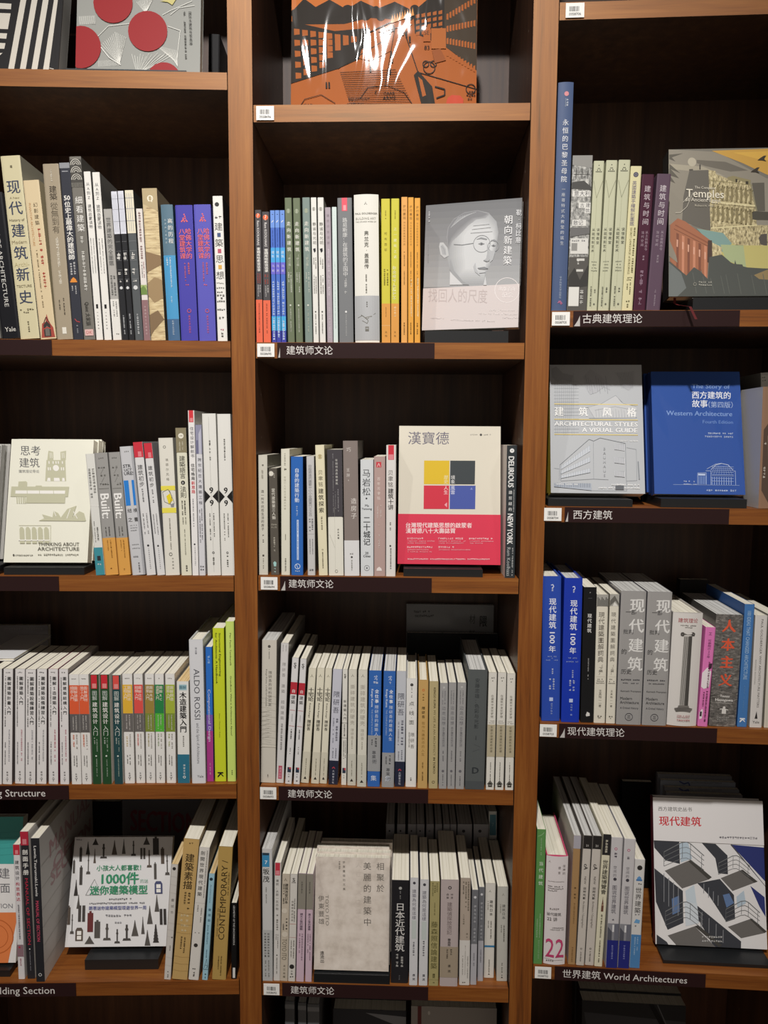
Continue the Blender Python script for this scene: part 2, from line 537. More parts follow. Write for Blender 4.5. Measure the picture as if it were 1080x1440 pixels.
def bilinear(tl, tr, br, bl):
    """Where on the rectangular cover a design point measured on its tilted picture lies (0..1, 0..1)."""
    def f(x, y):
        u = v = 0.5
        for _ in range(6):
            X = (1 - v) * ((1 - u) * tl[0] + u * tr[0]) + v * ((1 - u) * bl[0] + u * br[0])
            Y = (1 - v) * ((1 - u) * tl[1] + u * tr[1]) + v * ((1 - u) * bl[1] + u * br[1])
            a = (1 - v) * (tr[0] - tl[0]) + v * (br[0] - bl[0]); b = (1 - u) * (bl[0] - tl[0]) + u * (br[0] - tr[0])
            c_ = (1 - v) * (tr[1] - tl[1]) + v * (br[1] - bl[1]); d_ = (1 - u) * (bl[1] - tl[1]) + u * (br[1] - tr[1])
            det = a * d_ - b * c_
            u += ((x - X) * d_ - (y - Y) * b) / det; v += ((y - Y) * a - (x - X) * c_) / det
        return min(1, max(0, u)), min(1, max(0, v))
    return f


def fb(tl, tr, br, bl, t, tilt, s, col, label, items=(), copies=0, copylabel=None, spine=None, hard=0, wrap=0, pages='@pages', stand=None, standlabel=None, roll=0, side=None, yaw=0, obi=None, rest=None, plate=True, ribbon=0):
    """A book shown face out. Corners as measured; t thickness, tilt degrees back, s setback of its foot."""
    bay, i, group = ROW; zs = bay.z[i]; BID[0] += 1
    x0, z0 = on_plane(bay, fx(bl[0]), fy(bl[1]), s); x1, z1 = on_plane(bay, fx(br[0]), fy(br[1]), s)
    w = x1 - x0
    ya = math.radians(yaw)
    if yaw:                                               # turned so that the far end of the cover comes forward
        lo, hi = 0.05, 0.5
        for _ in range(40):
            mid = (lo + hi) / 2
            if on_plane(bay, fx(br[0]), fy(br[1]), s - mid * math.sin(ya))[0] > x0 + mid * math.cos(ya):
                lo = mid
            else:
                hi = mid
        w = lo; z1 = z0
    if not roll and not yaw:
        z0 = (z0 + z1) / 2
    ta = math.radians(tilt); dip = t * math.sin(ta)      # the back lower edge sits lower than the front one
    z0 = max(z0, zs + dip + 0.0008)
    if rest is not None:
        z0 = zs + rest + dip
    # height: follow the sight line of the upper edge until it meets the tilted cover
    hs = []
    for cnr in (tl, tr):
        lo, hi = 0.02, 0.6
        for _ in range(40):
            mid = (lo + hi) / 2
            zz = on_plane(bay, fx(cnr[0]), fy(cnr[1]), s + mid * math.sin(ta))[1]
            if zz - (z0 if cnr is tl or not roll else z1) > mid * math.cos(ta):
                lo = mid
            else:
                hi = mid
        hs.append(lo)
    h = hs[0] if yaw else sum(hs) / 2
    q = bilinear(tl, tr, br, bl)
    c = 0.002 if hard else 0.0005
    out = []
    for n in range(copies + 1):
        Mx = bay.M @ Matrix.Translation((x0 + (0.0012 * n if n % 2 else -0.0008 * n), s + n * (t + 0.0006) / math.cos(ta), z0)) @ Matrix.Rotation(-ya, 4, 'Z') @ Matrix.Rotation(-ta, 4, 'X') @ Matrix.Rotation(math.radians(-roll), 4, 'Y')
        root = empty('book', Mx)
        lb = label if n == 0 else copylabel[n - 1] if isinstance(copylabel, (list, tuple)) else copylabel
        tag(root, lb, 'book', group); out.append(root)
        m = MB()
        sc, bc = spine or col, side or col
        # front board, back board, spine along the bound side
        m.box(0, w, 0, c, 0, h, col); m.box(0, w, t - c, t, 0, h, bc); m.box(0, c + 0.0005, c, t - c, 0, h, sc)
        m.add([(-0.00005, 0, 0), (-0.00005, t, 0), (-0.00005, t, h), (-0.00005, 0, h)], [(3, 2, 1, 0)], sc)
        if n == 0:
            def D(x, y, off):
                u, v = q(x, y)
                return (u * w, -off, h - v * h)
            decor(m, items, D, 1.0, seed=BID[0])
        m.build('cover', root, wrap)
        g = 0.003 if hard else 0.0004
        p = MB(); p.box(c + 0.0007, w - g, c + 0.0001, t - c - 0.0001, g, h - g, pages)
        p.build('page_block', root, 1 if wrap > 1 else 0)
        if obi and n == 0:
            y0, y1, oc, oit = obi; o = MB()
            v0 = q(0.5 * (bl[0] + br[0]), y0)[1]; v1 = q(0.5 * (bl[0] + br[0]), y1)[1]
            o.box(-0.0004, w + 0.0004, -0.0004, -0.0001, h - v1 * h, h - v0 * h, oc)
            o.box(w + 0.0001, w + 0.0004, -0.0004, t, h - v1 * h, h - v0 * h, oc)

            def DO(x, y, off):
                u, v = q(x, y)
                return (u * w, -0.0004 - off, h - v * h)
            decor(o, oit, DO, 1.0, seed=BID[0]); o.build('paper_band', root, wrap)
        if ribbon and n == 0:
            r = MB(); pts = [(0.012, t * .5, 0.004), (0.012, t * .5, -0.006), (0.014, 0.004, -0.012), (0.02, -0.032, -0.026), (0.028, -0.034, -0.046)]
            vs, fs = [], []
            for j, (a, b_, c_) in enumerate(pts):
                vs += [(a, b_, c_), (a + 0.004, b_ + 0.0003, c_)]
                if j:
                    fs.append((2 * j - 2, 2 * j - 1, 2 * j + 1, 2 * j))
            r.add(vs, fs, '#5a1c1e'); r.build('ribbon_bookmark', root)
    if stand:
        a, b_, yt, yb = stand[:4]; sl = stand[4] if len(stand) > 4 else max(0.003, s - 0.006)
        X0, zt = on_plane(bay, fx(a), fy(yt), sl); X1 = on_plane(bay, fx(b_), fy(yt), sl)[0]
        hh = max(0.006, min(zt - zs, z0 - zs - dip - 0.0006))
        tot = (copies + 1) * (t + 0.0006) / math.cos(ta)
        dep = min(DEPTH - 0.02 - sl, max(0.07, s - sl + tot + 0.012))
        root = empty('book_stand', bay.M @ Matrix.Translation((X0, sl, zs)))
        tag(root, standlabel, 'book stand', 'black display stands')
        m = MB(); m.box(0, X1 - X0, 0, dep, 0.0003, hh, '@black_steel'); m.build('ledge', root, bevel=0.0008)
        if plate:
            y0 = s - sl + tot + 0.0015
            m = MB(); ph = min(h * 0.6, 0.13); dy = ph * math.tan(ta)
            vs = [(x, y0 + yy + k_, hh + zz) for x in ((X1 - X0) * .15, (X1 - X0) * .85) for (yy, k_, zz) in ((0, 0, 0), (0, 0.0025, 0), (dy, 0.0025, ph), (dy, 0, ph))]
            m.add(vs, [(0, 1, 2, 3), (7, 6, 5, 4), (0, 4, 5, 1), (3, 2, 6, 7), (0, 3, 7, 4), (1, 5, 6, 2)], '@black_steel')
            m.build('back_plate', root)
    return out
K, WH = '#1d1c1c', '#e9e7e1'
GR, LG = '#77777a', '#a9a8a4'

# ================================================================== first bookcase, second shelf from the top of the photo
G = 'books on the upper shelf of the first bookcase'
row(BL, 2, 0, 210, 5.144, G)
bk(-85, 10, -215, 330, None, '#6d6c68', 'dark grey spine cut by the picture edge beside the black history volume', d=.19)
bk(18, 148, -118, 318, None, '#15161b', 'black spine with white capitals, between a dark grey sliver and the tall cream volume', [('R', 'A HISTORY OF ARCHITECTURE', .5, .02, .78, .34, '#c9c8c2'), ('H', 'Yale', .52, .935, .62, '#d8d6ce')], side='#3a3a3c', d=.2)
bk(150, 290, 2, 52, None, '#cbc3a0', 'thick tall cream spine with five huge navy characters',
   [('V', ch, .5, v - .055, v + .055, .74, '#3c4358', .012) for ch, v in zip('现代建筑新史', (.167, .281, .403, .525, .643, .768))] +
   [('H', s, .5, v, .5 if i < 1 else .78, c) for i, (s, v, c) in enumerate((('A New', .226, '#8d8063'), ('History of', .346, '#55493a'), ('Modern', .466, '#8d8063'), ('Archi-', .588, '#b9ae86'), ('TECTURE', .708, '#6d624a')))] +
   [('N', .838, .12, .88, .012, '#6a624c'), ('N', .853, .3, .7, .010, '#6a624c'), ('M', .5, .9, .965, .1, '#6a624c'), ('M', .5, .05, .085, .13, '#5b5340')], side='#8d8a7c', d=.2)
bk(295, 410, 165, 228, None, '#d2c09c', 'pale yellow spine with a small red and black monument drawn at its foot',
   [('V', '幻影建築', .62, .135, .285, .3, '#4a3b28'), ('M', .68, .3, .68, .2, '#b0483c'), ('R', 'PHANTOM ARCHITECTURE', .27, .14, .41, .2, '#b98a5a'), ('M', .38, .42, .7, .1, '#7d6d50'), ('M', .4, .72, .8, .1, '#7d6d50'),
    ('P', [(.08, .99), (.2, .9), (.45, .89), (.55, .84), (.66, .89), (.9, .93), (.95, .99)], '#a24a40'), ('P', [(.28, .985), (.28, .91), (.5, .885), (.72, .91), (.72, .985)], '#3c3734'), ('P', [(.36, .98), (.36, .93), (.5, .915), (.64, .93), (.64, .98)], '#6d6862'), ('L', [(.3, .9), (.5, .86), (.7, .9)], .05, '#5a3a34'), ('L', [(.2, .94), (.5, .925), (.8, .94)], .06, '#b4483e')], side='#b8ab8a')
bk(415, 530, 307, 108, None, '#a0947f', 'khaki grey spine with dark brown and lighter characters, white box at its foot',
   [('V', '建築', .52, .122, .205, .5, '#3f3830', .01), ('V', '從無到有', .52, .215, .392, .5, '#5d5446'), ('M', .52, .41, .72, .2, '#d6cfbf'), ('M', .34, .77, .83, .1, '#4d463a'), ('M', .62, .76, .86, .1, '#4d463a'), ('B', .93, .968, '#dcd8cc', .38, .64), ('M', .5, .03, .1, .12, '#cfc7b6')], side='#7d7466')
bk(532, 606, 428, 100, None, '#34363f', 'charcoal spine with bold white characters and a tiny orange dome',
   [('B', 0, .03, '#8d8f94'), ('B', .045, .05, '#9a9ca2', .2, .8), ('H', '50', .5, .195, .62, WH, None, .02), ('V', '位史上最偉大的建築師', .5, .215, .545, .66, WH, .015), ('M', .36, .56, .63, .22, '#c4c4c4'), ('M', .7, .555, .63, .22, '#c4c4c4'),
    ('P', [(.2, .668), (.25, .655), (.5, .642), (.75, .655), (.8, .668)], '#d98a3c'), ('B', .664, .672, '#d98a3c', .15, .85), ('M', .32, .69, .72, .15, '#d6d6d6'), ('M', .66, .69, .74, .15, '#d6d6d6'), ('L', [(.3, .88), (.5, .895), (.8, .9)], .08, '#b3484a'), ('M', .5, .915, .965, .16, '#9a9ca2')], side='#2b2c33')
arcs = []
for j in range(3):
    for q in range(3):
        arcs += [('O', .5 + (q - 1) * .36, .05 + .04 * j, .3, .05, '#c9c6bd'), ('O', .5 + (q - 1) * .36, .05 + .04 * j, .18, .05, '#c9c6bd')]
arcs = [('B', .015, .165, '#4a4844')] + [('L', [(.5 + r_ * math.cos(a_ * .314), .045 + .04 * j - r_ * .07 * math.sin(a_ * .314)) for a_ in range(11)], .05, '#cdcac0') for j in range(3) for r_ in (.16, .3, .44)] + [('L', [(.06 + .11 * j, .14), (.06 + .11 * j, .165)], .04, '#8a877e') for j in range(9)]
bk(608, 692, 500, 55, None, '#74716a', 'grey spine with arched pattern at its head and white characters', arcs + [('V', '細看建築', .55, .21, .41, .68, WH), ('M', .55, .43, .73, .3, '#dcdad3'), ('R', 'Quint 大家讀', .52, .79, .92, .46, '#3a3834'), ('B', .943, .978, '#d9b3ae', .15, .9), ('H', 'DK', .53, .96, .5, '#b0554e')], side='#4f4d4a')
for a in ((697, 748, 603, 163, 'slim white spine lettered with an alphabet title, touching the grey arched spine'), (755, 810, 665, 168, 'slim white spine lettered with an alphabet title, beside a pale grey spine')):
    bk(a[0], a[1], a[2], a[3], None, '#e2e0da', a[4], [('V', '从A到Z', .52, .06, .165, .55, '#47474a'), ('V', '建筑启蒙读物', .52, .19, .335, .55, '#47474a'), ('M', .32, .39, .6, .13, '#6d6d6d'), ('M', .7, .39, .6, .13, '#6d6d6d'), ('B', .785, .81, K, .36, .66), ('V', '中信出版集团', .5, .825, .94, .2, '#4a4a4a')], side='#5c5b59')
bk(820, 882, 747, 434, None, '#a7a5a0', 'short pale grey spine whose lower third is white', [('V', '世界建築的完全圖鑑', .5, .06, .43, .62, '#3b3b3b'), ('B', .685, 1, '#dedcd6'), ('M', .34, .5, .66, .26, '#5a5a58'), ('M', .7, .5, .66, .26, '#5a5a58'), ('M', .36, .7, .82, .2, '#6c6c6a'), ('M', .7, .7, .82, .2, '#6c6c6a'), ('N', .955, .2, .8, .012, '#55504a')])
row(BL, 2, 150, 250, 6.0, G)
for q, (a, b, c_, d_, l, base_) in enumerate(((135, 186, 37, 118, 'black spine with white scaffold top, touching the pale grey one', '#26272a'), (189, 238, 93, 114, 'black spine with white scaffold top, middle of three alike', '#26272a'), (242, 313, 153, 108, 'wider slate spine with cream scaffold top, last of three alike', '#54585a'))):
    tp = '#d4d6e0' if q < 2 else '#ddd6bf'
    bk(a, b, c_, d_, None, base_, l, [('B', 0, .283, tp)] + [('L', [(x, .02), (x + .05, .27)], .05, '#8f919c') for x in (.2, .45, .7)] + [('L', [(0, y), (1, y)], .05, '#8f919c') for y in (.05, .12, .2)] +
       [('L', [(.1, .335 + .045 * j * 1.4), (.9, .335 + .045 * j * 1.4)], .03, '#9a9c9e') for j in range(6)] + [('N', .42, .15, .85, .024, WH), ('N', .445, .15, .7, .024, WH), ('N', .525, .15, .7, .02, WH), ('N', .548, .15, .6, .02, WH), ('N', .6, .2, .75, .014, WH), ('C', .5, .645, .26, '#cfd0d0'), ('M', .5, .82, .96, .24, '#c9cbcc')], side='#3b3a38')
bk(316, 371, 246, 263, None, '#dbd5cf', 'thin white spine with a mauve foot and small green patch', [('M', .5, .02, .38, .42, '#7d5a58'), ('M', .4, .4, .52, .2, '#7d7a78'), ('M', .7, .4, .52, .2, '#a06a72'), ('B', .575, .65, '#9fb070'), ('P', [(0, .6), (.5, .58), (1, .62), (1, .65), (0, .65)], '#6f8a4a'), ('B', .69, 1, '#8d6d6f'), ('V', '中国建筑工业出版社', .5, .73, .96, .3, '#c6b3b1')], side='#c2bdb8')
bk(375, 500, 297, 92, None, '@sepia', 'broad beige spine printed with an old sketch in brown hatching',
   [('P', [(0, .16), (1, .02), (1, 0), (0, 0)], '#c6b48e'), ('P', [(0, 0), (1, 0), (1, .15), (0, .1)], '#b3a27e'), ('P', [(0, .41), (1, .44), (1, .5), (0, .55)], '#8a7255'), ('P', [(0, .62), (.5, .58), (1, .6), (1, .72), (.4, .75), (0, .7)], '#9c8462'), ('P', [(0, .83), (.6, .8), (1, .86), (.3, .93), (0, .97)], '#806a50'), ('O', .52, .065, .2, .04, '#efe8d2'), ('L', [(.4, .085), (.4, .05), (.62, .05), (.62, .09)], .05, '#efe8d2')], side='#6d6354')
bk(520, 622, 453, 228, None, '#5b7686', 'blue spine in three shades with white characters, slightly worn head',
   [('B', .37, .84, '#4c96c4'), ('B', .84, 1, '#47678a'), ('V', '高的历程', .72, .095, .29, .42, WH), ('V', '世界摩天楼简史', .33, .1, .29, .17, '#b6c6cc'), ('M', .3, .385, .46, .16, '#cfe2ec'), ('M', .56, .385, .62, .12, '#cfe2ec'), ('L', [(0, .655), (1, .655)], .02, '#9fc8de'), ('M', .5, .67, .72, .12, '#b6d4e4'), ('V', '机械工业出版社', .5, .85, .96, .17, '#b9c6d2')], rnd=1, side='#35536a')
for a, l, cc, w_ in (((630, 775, 577, 233), 'violet spine with coral characters in crinkled film, next to the blue one', '#4844a4', 1), ((783, 926, 733, 228), 'lighter violet spine with coral characters, next to the white one', '#5a58b4', 1)):
    bk(a[0], a[1], a[2], a[3], None, cc, l, [('C', .5 + dx_ * .11, .075 + dy_ * .021, .045, '#d9696e') for dx_, dy_ in ((0, -.3), (-.5, 1), (.5, 1), (-.9, 1.7), (.9, 1.7), (-1.4, 2.1), (1.4, 2.1), (0, 2.1), (-.4, 1.6), (.4, .4))] +
       [('V', '哈佛大学的', .7, .17, .395, .37, '#dd6d72', .012), ('V', '八堂建筑课', .33, .17, .395, .37, '#dd6d72', .012), ('M', .64, .42, .51, .12, '#c96a7c'), ('M', .42, .42, .56, .09, '#c96a7c'), ('M', .64, .42, .5, .07, '#c96a7c'), ('N', .585, .4, .62, .012, '#dd6d72'), ('O', .55, .778, .12, .03, '#c9606e'), ('V', '重庆大学出版社', .55, .81, .945, .13, '#c9606e')], wrap=w_, d=.17, side=cc)
bk(938, 1022, 893, 156, None, '#e4e2dc', 'white spine with outlined characters split by navy, red and yellow squares, against the first upright',
   [('C', .42, .057, .22, '#3a3a38'), ('N', .145, .1, .9, .022, '#55534f')] + [('V', ch, .5, v - .036, v + .036, .86, '#4b4a47') for ch, v in zip('建築思想', (.208, .32, .43, .542))] + [('B', v - .014, v + .014, c_, .34, .7) for v, c_ in ((.265, '#4a5a80'), (.375, '#b8586c'), (.485, '#d6a850'))] +
   [('N', .597, .1, .85, .01, '#77756f'), ('N', .63, .05, .9, .012, '#77756f'), ('N', .66, .1, .7, .012, '#5d5b56'), ('N', .683, .05, .9, .016, '#5d5b56'), ('N', .703, .15, .7, .016, '#5d5b56'), ('N', .722, .05, .9, .014, '#5d5b56'), ('N', .78, .05, .9, .014, '#5d5b56'), ('N', .838, .15, .8, .016, '#5d5b56'), ('N', .92, .3, .7, .012, '#b8586c'), ('M', .5, .935, .975, .25, '#5d5b56')], side='#3e3d3b', wrap=1)

# ------------------------------------------------------------------ first bookcase, third shelf
G = 'books on the middle shelf of the first bookcase'
row(BL, 3, 0, 600, 6.0, G)
fb((-560, 145), (-20, 150), (-90, 1148), (-640, 1148), .012, 13, .02, '#b7b5b0', 'front copy of the wrapped grey magazines standing at the picture edge', copies=4,
   copylabel=['second wrapped grey magazine in the stack at the picture edge', 'middle one of five wrapped grey magazines at the picture edge', 'fourth wrapped grey magazine in the stack at the picture edge', 'rearmost wrapped grey magazine in the stack at the picture edge'], wrap=2, pages='@pages_grey', side='#8e8d89', stand=(-600, -6, 1150, 1250), standlabel='black display stand under the wrapped grey magazines, almost out of the picture')
OL = '#bdbca2'
think = [
    ('H', '思考', 315, 207, 172, '#55565a'), ('H', '建筑', 300, 310, 172, '#55565a'), ('H', '建筑理论导论', 292, 383, 176, '#6a6b6c'),
    ('P', [(425, 465), (448, 285), (610, 285), (605, 465)], OL), ('P', [(455, 285), (470, 205), (510, 215), (508, 285)], OL), ('P', [(570, 285), (572, 215), (622, 205), (614, 285)], OL),
    ('C', 525, 353, 26, WH), ('P', [(440, 465), (450, 437), (470, 437), (472, 465)], WH), ('P', [(500, 465), (502, 437), (548, 437), (552, 465)], WH), ('P', [(570, 465), (574, 437), (592, 437), (594, 465)], WH)] + [
    ('B', 295, 318, WH, x, x + 8) for x in (465, 500, 525, 545, 580)] + [('B', 348, 374, WH, x, x + 9) for x in (455, 472, 568, 586)] + [('B', 222, 270, WH, x, x + 4) for x in (482, 496, 585, 600)] + [
    ('P', [(135, 512), (628, 512), (612, 598), (122, 598)], OL), ('P', [(192, 512), (198, 470), (262, 466), (272, 476), (268, 512)], OL), ('P', [(340, 512), (345, 503), (395, 503), (395, 512)], OL), ('P', [(168, 545), (592, 545), (588, 572), (164, 572)], WH),
    ('P', [(258, 598), (590, 598), (582, 652), (250, 652)], OL)] + [('B', 598, 655, OL, x, x + 9) for x in (172, 190, 208, 226, 240)] + [('B', 540, 575, OL, x, x + 4) for x in (265, 370, 490)] + [
    ('P', [(348, 800), (400, 778), (382, 745), (470, 770), (482, 715), (520, 735), (540, 772), (600, 700), (680, 672), (640, 770), (700, 718), (740, 735), (752, 795), (745, 802)], OL), ('L', [(590, 780), (625, 700)], 5, WH), ('L', [(500, 760), (485, 718)], 5, WH), ('L', [(680, 780), (650, 720)], 5, WH)]
for j in range(5):
    x = 180 + 52 * j
    think.append(('P', [(x, 990), (x + 3, 870), (x + 12, 852), (x + 30, 852), (x + 42, 870), (x + 40, 990)], OL))
think += [('L', [(180, 838), (450, 838), (438, 985)], 3, OL), ('B', 958, 966, WH, 170, 430), ('H', 'THINKING ABOUT', 508, 993, 348, '#6b6960', 40, .01), ('H', 'ARCHITECTURE', 502, 1032, 352, '#6b6960', 40, .01), ('N', 1081, 325, 670, 16, '#8e8c80'), ('N', 1087, 135, 285, 12, '#6b6960'), ('C', 122, 1085, 8, '#55534c')]
fb((160, 106), (868, 108), (738, 1146), (30, 1146), .02, 13, .026, '#e3e2d3', 'white face-out paperback with olive silhouettes of famous buildings, front copy', think, copies=2,
   copylabel=['white paperback directly behind the one with olive building silhouettes', 'rearmost white paperback behind the one with olive building silhouettes'], stand=(30, 708, 1146, 1258, .008), standlabel='black display stand under the white book with olive building silhouettes', wrap=1)
bk(812, 888, 720, 233, None, '#dcdcd6', 'slim white spine with teal foot, tucked beside the stacked white paperbacks', [('M', .72, .12, .35, .32, '#7d7c78'), ('M', .3, .12, .36, .3, '#7d7c78'), ('L', [(0, .42), (1, .43)], .05, '#f0efe9'), ('M', .3, .55, .73, .12, '#8d8c88'), ('M', .62, .6, .73, .22, '#5d5c58'), ('B', .77, 1, '#3f8f9c'), ('B', .84, .88, '#2f3338', .3, .7), ('N', .91, .25, .75, .014, WH)], wrap=1)
for a, l in (((893, 1000, 797, 225, None), 'grey spine with large white rotated word and orange foot, touching the teal footed one'), ((1008, 1105, 914, 220, None), 'grey spine with large white rotated word and orange foot, touching the silver structure one')):
    bk(*a, '#9b9a97', l, [('N', .045, .25, .7, .012, '#5d5c58'), ('N', .12, .15, .75, .018, '#5d5c58'), ('N', .185, .25, .8, .018, '#5d5c58'), ('N', .255, .2, .95, .018, '#5d5c58'), ('L', [(.35, .17), (.6, .13)], .02, '#6d6c68'), ('L', [(.35, .24), (.6, .2)], .02, '#6d6c68'),
       ('R', 'Built:', .52, .325, .535, .98, '#f0efec', .02), ('M', .35, .6, .68, .1, '#4d4c48'), ('M', .62, .6, .68, .12, '#4d4c48'), ('L', [(.1, .29), (.9, .29)], .02, '#55544f')], obi=[(.693, 1, '#d9a050', [('M', .4, .71, .8, .1, '#8c5c20'), ('M', .65, .71, .86, .12, '#8c5c20'), ('M', .5, .93, .96, .16, '#8c5c20')])], wrap=1)
row(BL, 3, 150, 570, 5.762, G)
bk(210, 316, 104, 338, None, '#c6c7ca', 'silver grey spine with two blue bars forming a tall beam',
   [('N', .04, .3, .7, .01, '#5d5c58'), ('H', 'STR', .42, .15, .6, '#26272a', None, .02), ('H', 'UCT', .48, .18, .6, '#26272a', None, .02), ('H', 'URES', .55, .207, .8, '#26272a', None, .02), ('B', .26, .455, '#2d7fd0', .05, .42), ('B', .26, .455, '#2d7fd0', .66, .98), ('H', '結 構', .52, .495, .8, '#4a4a4c'), ('H', '之 書', .5, .565, .8, '#4a4a4c'), ('N', .61, .2, .75, .008, '#77777a'), ('N', .63, .2, .75, .008, '#77777a'), ('N', .65, .2, .7, .008, '#77777a'), ('N', .76, .2, .75, .008, '#77777a'), ('N', .79, .2, .8, .008, '#77777a'), ('N', .855, .2, .75, .012, '#55555a'), ('M', .6, .9, .98, .14, '#6d6d70'), ('B', 0, 1, '#a9aaae', .86, 1)], wrap=1)
for a, l in (((325, 401, 213, 302), 'white spine with a red head block, touching the blue barred silver spine'), ((410, 476, 300, 310), 'white spine with a red head block, second of the pair beside the yellow scribbled one')):
    bk(*a, None, '#d8d8d8', l, [('B', 0, .113, '#c93442'), ('B', .07, .108, '#dd8087', .42, .8), ('V', '建筑初步', .5, .165, .335, .6, '#3a3a3c'), ('M', .5, .345, .45, .2, '#5d5d60'), ('M', .3, .53, .69, .13, '#6d6d70'), ('M', .68, .53, .69, .13, '#6d6d70'), ('C', .5, .775, .12, '#3a3a3c'), ('V', '江苏凤凰科学技术出版社', .52, .79, .955, .15, '#55555a')], side='#8f8f92', wrap=1)
bk(478, 594, 418, 267, None, '#dedbd0', 'cream spine with yellow scribbled sketch halfway up',
   [('O', .4, .065, .1, .03, '#55534c'), ('V', '埃菲尔风格', .52, .14, .315, .22, '#77746a'), ('B', .345, .378, '#e6d955'), ('B', .505, .542, '#e6d955'), ('P', [(.35, .42), (.62, .4), (.8, .45), (.5, .48)], '#e6d024'), ('L', [(.1, .39), (.5, .37), (.75, .42), (.6, .48), (.2, .46), (.1, .39)], .03, '#55534c'), ('L', [(.6, .38), (.9, .47), (.7, .5)], .03, '#7a7870'), ('P', [(.62, .48), (.9, .47), (.85, .5), (.65, .5)], '#8a8a90'), ('M', .5, .58, .81, .1, '#8e8b80'), ('O', .45, .845, .12, .03, '#44423c'), ('V', '中国建筑', .58, .865, .96, .13, '#55534c')], wrap=1)
bk(607, 692, 557, 185, None, '#dcdac6', 'pale cream spine with khaki head block and a black dot between characters',
   [('B', 0, .165, '#8b8268'), ('C', .5, .053, .26, '#e6e2d2'), ('N', .053, .35, .65, .01, '#8b8268'), ('M', .35, .09, .155, .13, '#d6d0bc'), ('M', .62, .09, .155, .13, '#d6d0bc'), ('V', '建築語言', .52, .185, .34, .62, '#55544c'), ('C', .52, .367, .2, '#2a2a28'), ('H', '&', .52, .367, .16, WH), ('V', '法則', .52, .39, .47, .62, '#55544c'), ('M', .36, .485, .59, .14, '#55544c'), ('M', .62, .485, .59, .17, '#4a4942'), ('M', .38, .6, .65, .12, '#6d6c62'), ('M', .64, .6, .65, .12, '#6d6c62'), ('M', .5, .68, .86, .1, '#7d7c70'), ('M', .55, .91, .975, .2, '#55544c')], side='#55524a')
bk(695, 748, 657, 43, None, '#e6e4e2', 'tall thin white spine with a small red square at its top', [('B', 0, .07, '#d23c44', .15, .85), ('B', .045, .066, '#e08a8c', .3, .75), ('V', '住宅设计解剖书', .55, .095, .285, .62, '#44444a'), ('V', '住宅格局', .55, .315, .42, .62, '#2a2a2e', .015), ('V', '新思路', .55, .422, .5, .62, '#cf3a46', .015), ('M', .45, .53, .7, .2, '#8d8d90'), ('C', .5, .808, .14, '#3a3a3c'), ('V', '江苏凤凰科学技术出版社', .55, .82, .94, .2, '#44444a')], side='#a9a7a4')
bk(751, 803, 717, 160, None, '#d2d2d6', 'grey lilac spine with a building photograph at its head', [('B', 0, .19, '#8f8fa6'), ('P', [(.1, .19), (.1, .1), (.4, .1), (.4, .19)], '#6d6d88'), ('P', [(.5, .19), (.5, .06), (.9, .02), (.9, .19)], '#b9b9c8'), ('V', '跨世紀巨大建築工程', .55, .21, .53, .6, '#55555c'), ('M', .35, .55, .78, .2, '#77777c'), ('M', .68, .55, .76, .2, '#77777c'), ('N', .94, .15, .85, .012, '#44444a'), ('N', .96, .15, .85, .012, '#44444a')])
for a, l, ln in (((818, 928, 772, 69), 'white spine with paired nines and black triangles, crease down its middle', 1), ((935, 1042, 898, 72), 'white spine with paired nines and black triangles, against the first upright', 0)):
    bk(*a, None, '#e0dfd9', l, ([('L', [(.47, .02), (.5, .98)], .02, '#a9a8a2')] if ln else []) + [('H', '9', .5, .468, .3, K, .4 * 110 / 1300 * 1.55, .03), ('H', '9', .5, .546, .3, K, .4 * 110 / 1300 * 1.55, .03), ('P', [(0, .468), (0, .545), (.42, .507)], K), ('P', [(1, .468), (1, .545), (.58, .507)], K), ('M', .5, .15, .285, .13, '#4a4a46'), ('M', .33, .61, .78, .1, '#6a6a66'), ('M', .62, .61, .76, .1, '#6a6a66'), ('O', .5, .857, .09, .04, '#4a4a46'), ('M', .5, .87, .95, .15, '#55554f')], d=.2)

# ------------------------------------------------------------------ first bookcase, fourth shelf
G = 'illustrated handbooks on the fourth shelf of the first bookcase'
row(BL, 4, 0, 890, 6.259, G)
for a, t_, l, tint in (((-75, 17, -76, 318, 1335), '圖解建築營造入門', 'white handbook cut by the picture edge under the flat white booklet', '#b0b0b0'), ((22, 106, 30, 318, 1335), '圖解建築計畫入門', 'white handbook with bold black column, second from the picture edge', '#9a9aa0'),
                       ((131, 218, 133, 318, 1330), '圖解建築入門', 'white handbook with short black title and pink small print', '#c08a92'), ((222, 312, 225, 322, 1335), '圖解建築設備練習入門', 'white handbook with long black title and grey small print, beside its twin', '#a6a6aa'),
                       ((322, 409, 325, 318, 1332), '圖解建築設備練習入門', 'white handbook with long black title, green edge showing', '#a6a6a6'), ((428, 513, 425, 318, 1333), '圖解S造建築入門', 'white handbook with a letter S in its title, crimson edge showing', '#c06a7c'),
                       ((530, 610, 518, 320, 1335), '圖解建築結構入門', 'white handbook with black title, touching the orange banded pair', '#c07a88')):
    bk(*a, '#e2dfde', l, [('N', .03, .25, .75, .012, '#3a3a3a'), ('V', t_, .64, .06, .06 + .042 * len(t_), .44, '#222222', .02), ('M', .25, .06, .5, .13, '#3a3a3a'), ('M', .7, .52, .8, .18, tint), ('M', .28, .63, .83, .13, '#55555a'), ('V', '易博士', .52, .885, .955, .22, '#4a4848'), ('H', 'Y', .52, .965, .3, '#4a4848')], wrap=1 if t_ != '圖解建築入門' else 0, side='#7f7674' if 'S' not in t_ else '#9c2f56')
OB = (('#e0603a', '#63605f'), ('#e0603a', '#63605f'))


